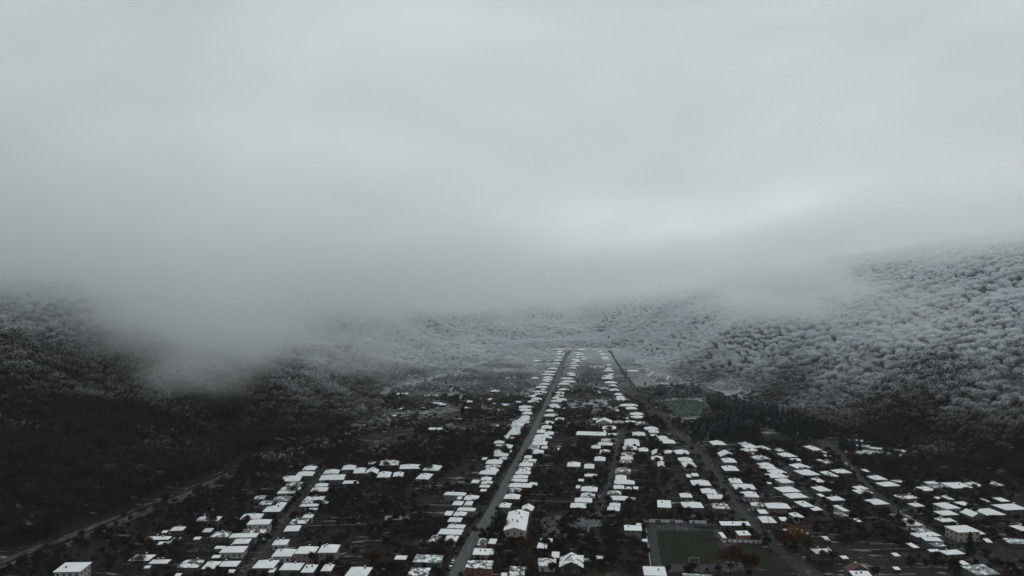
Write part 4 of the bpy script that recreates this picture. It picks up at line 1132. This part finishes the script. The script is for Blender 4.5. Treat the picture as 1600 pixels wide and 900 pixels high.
for pl, n in (([(846, 812), (876, 812), (872, 842), (846, 842)], 170), ([(886, 814), (942, 811), (938, 824), (890, 830)], 330), ([(885, 832), (925, 828), (915, 843), (882, 843)], 120),
              ([(395, 712), (480, 698), (575, 668), (560, 690), (420, 722)], 600), ([(560, 670), (600, 640), (640, 612), (650, 618), (600, 660)], 300)):
    th += poly_fill(pl, 1.1, n)
inst_stuff('pale_thickets', np.array([(a, b, 0.) for a, b in th]), rng.uniform(.5, 1.1, len(th)), rng.uniform(0, 6.28, len(th)), THICK, 'pale frosted brambles on the fallow plots')

# ================================================================ air: thin haze and the low cloud
def haze():
    m = bpy.data.materials.new('haze_air'); m.use_nodes = True; t = m.node_tree; t.nodes.clear()
    o = N(t, 'ShaderNodeOutputMaterial'); v = N(t, 'ShaderNodeVolumePrincipled')
    v.inputs['Color'].default_value = (.90, .95, 1.0, 1); v.inputs['Density'].default_value = .00004
    t.links.new(v.outputs[0], o.inputs['Volume'])
    mb = MB(); mb.box(-3300, 3300, -700, 5300, -1.2, 432)
    tag(obj('haze', mb.mesh('haze', [m])), 'thin bluish haze filling the valley', None, None, 'stuff')
haze()
def low_cloud():
    m = bpy.data.materials.new('cloud_vapour'); m.use_nodes = True; t = m.node_tree; t.nodes.clear()
    o = N(t, 'ShaderNodeOutputMaterial'); v = N(t, 'ShaderNodeVolumePrincipled')
    v.inputs['Color'].default_value = (.975, .993, .997, 1); v.inputs['Density'].default_value = 1.0; v.inputs['Anisotropy'].default_value = .3
    t.links.new(v.outputs[0], o.inputs['Volume'])
    g = bpy.data.node_groups.new('low_cloud', 'GeometryNodeTree')
    g.interface.new_socket('Geometry', in_out='INPUT', socket_type='NodeSocketGeometry')
    g.interface.new_socket('Geometry', in_out='OUTPUT', socket_type='NodeSocketGeometry')
    go = g.nodes.new('NodeGroupOutput'); vc = g.nodes.new('GeometryNodeVolumeCube')
    lo, hi = CLOUD_BOX
    vc.inputs['Min'].default_value = lo; vc.inputs['Max'].default_value = hi
    for nm, q in zip('XYZ', CLOUD_RES): vc.inputs['Resolution ' + nm].default_value = q
    pos = g.nodes.new('GeometryNodeInputPosition').outputs[0]
    sp = N(g, 'ShaderNodeSeparateXYZ'); g.links.new(pos, sp.inputs[0]); x, y, z = sp.outputs
    def vscale(sx, sy, sz):
        n = N(g, 'ShaderNodeVectorMath', operation='MULTIPLY'); g.links.new(pos, n.inputs[0]); n.inputs[1].default_value = (sx, sy, sz); return n.outputs[0]
    n1 = noise_node(g, 1.0, 3, vscale(1 / 330., 1 / 330., 1 / 120.)).outputs[0]
    n2 = noise_node(g, 1.0, 3, vscale(1 / 95., 1 / 95., 1 / 50.)).outputs[0]
    n3 = noise_node(g, 1.0, 3, vscale(1 / 46., 1 / 60., 1 / 30.), .6).outputs[0]
    nn = math_node(g, 'ADD', math_node(g, 'MULTIPLY', maprange(g, n1, .3, .7, -1, 1), 34.), math_node(g, 'MULTIPLY', maprange(g, n2, .3, .7, -1, 1), 16.))
    base = math_node(g, 'ADD', maprange(g, x, -500, 0, 86, 134), maprange(g, x, 0, 520, 0, 57))
    base = math_node(g, 'ADD', base, maprange(g, y, 450, 800, 190, 0, True))
    base = math_node(g, 'SUBTRACT', base, math_node(g, 'MULTIPLY', maprange(g, y, 1200, 1900, 0, 56, True), maprange(g, x, 0, 400, 0, 1)))
    h = math_node(g, 'ADD', math_node(g, 'SUBTRACT', z, base), nn)
    d = math_node(g, 'MULTIPLY', maprange(g, h, -38, 45, 0, 1, True), maprange(g, x, -150, 450, .0088, .0042))
    top = math_node(g, 'ADD', math_node(g, 'ADD', base, math_node(g, 'ADD', maprange(g, x, -420, 60, 208, 64), maprange(g, x, 280, 560, 0, 42))), maprange(g, n1, .3, .7, -18, 22))
    # fade out towards the faces of the box
    ed = math_node(g, 'MULTIPLY', maprange(g, math_node(g, 'SUBTRACT', z, top), -60, 0, 1, 0, True), maprange(g, y, lo[1] + 20, lo[1] + 160, 0, 1, True))
    d = math_node(g, 'MULTIPLY', d, ed)
    # thin mist thickening up the valley
    d = math_node(g, 'ADD', d, math_node(g, 'MULTIPLY', math_node(g, 'MULTIPLY', maprange(g, y, 900, 2300, 0, 1, True), ed), .0006))
    for c, s, den in PATCHES:
        a = N(g, 'ShaderNodeVectorMath', operation='SUBTRACT'); g.links.new(pos, a.inputs[0]); a.inputs[1].default_value = c
        b = N(g, 'ShaderNodeVectorMath', operation='DIVIDE'); g.links.new(a.outputs[0], b.inputs[0]); b.inputs[1].default_value = s
        l = N(g, 'ShaderNodeVectorMath', operation='LENGTH'); g.links.new(b.outputs[0], l.inputs[0])
        l = math_node(g, 'SUBTRACT', l.outputs['Value'], math_node(g, 'MULTIPLY', maprange(g, n2, .3, .7, -1, 1), .55))
        d = math_node(g, 'ADD', d, math_node(g, 'MULTIPLY', maprange(g, l, 1.15, .15, 0, 1, True), den))
    d = math_node(g, 'MULTIPLY', d, maprange(g, n3, .32, .68, .55, 1.45))
    g.links.new(d, vc.inputs['Density'])
    sm = g.nodes.new('GeometryNodeSetMaterial'); sm.inputs['Material'].default_value = m
    g.links.new(vc.outputs[0], sm.inputs[0]); g.links.new(sm.outputs[0], go.inputs[0])
    me = bpy.data.meshes.new('low_cloud'); me.materials.append(m)
    ob = obj('low_cloud', me); md = ob.modifiers.new('cloud', 'NODES'); md.node_group = g
    tag(ob, 'low grey cloud lying on the hill tops and drifting across the slopes', None, None, 'stuff')
CLOUD_BOX = ((-1700, 420, -6), (1900, 3400, 310))
CLOUD_RES = (250, 205, 44)
PATCHES = [((-262, 710, 92), (95, 120, 46), .012), ((-330, 860, 112), (150, 150, 45), .008), ((320, 960, 118), (85, 110, 30), .009), ((390, 1060, 152), (110, 150, 42), .008), ((450, 900, 110), (130, 130, 40), .0022), ((-150, 800, 84), (70, 90, 30), .004)]
low_cloud()
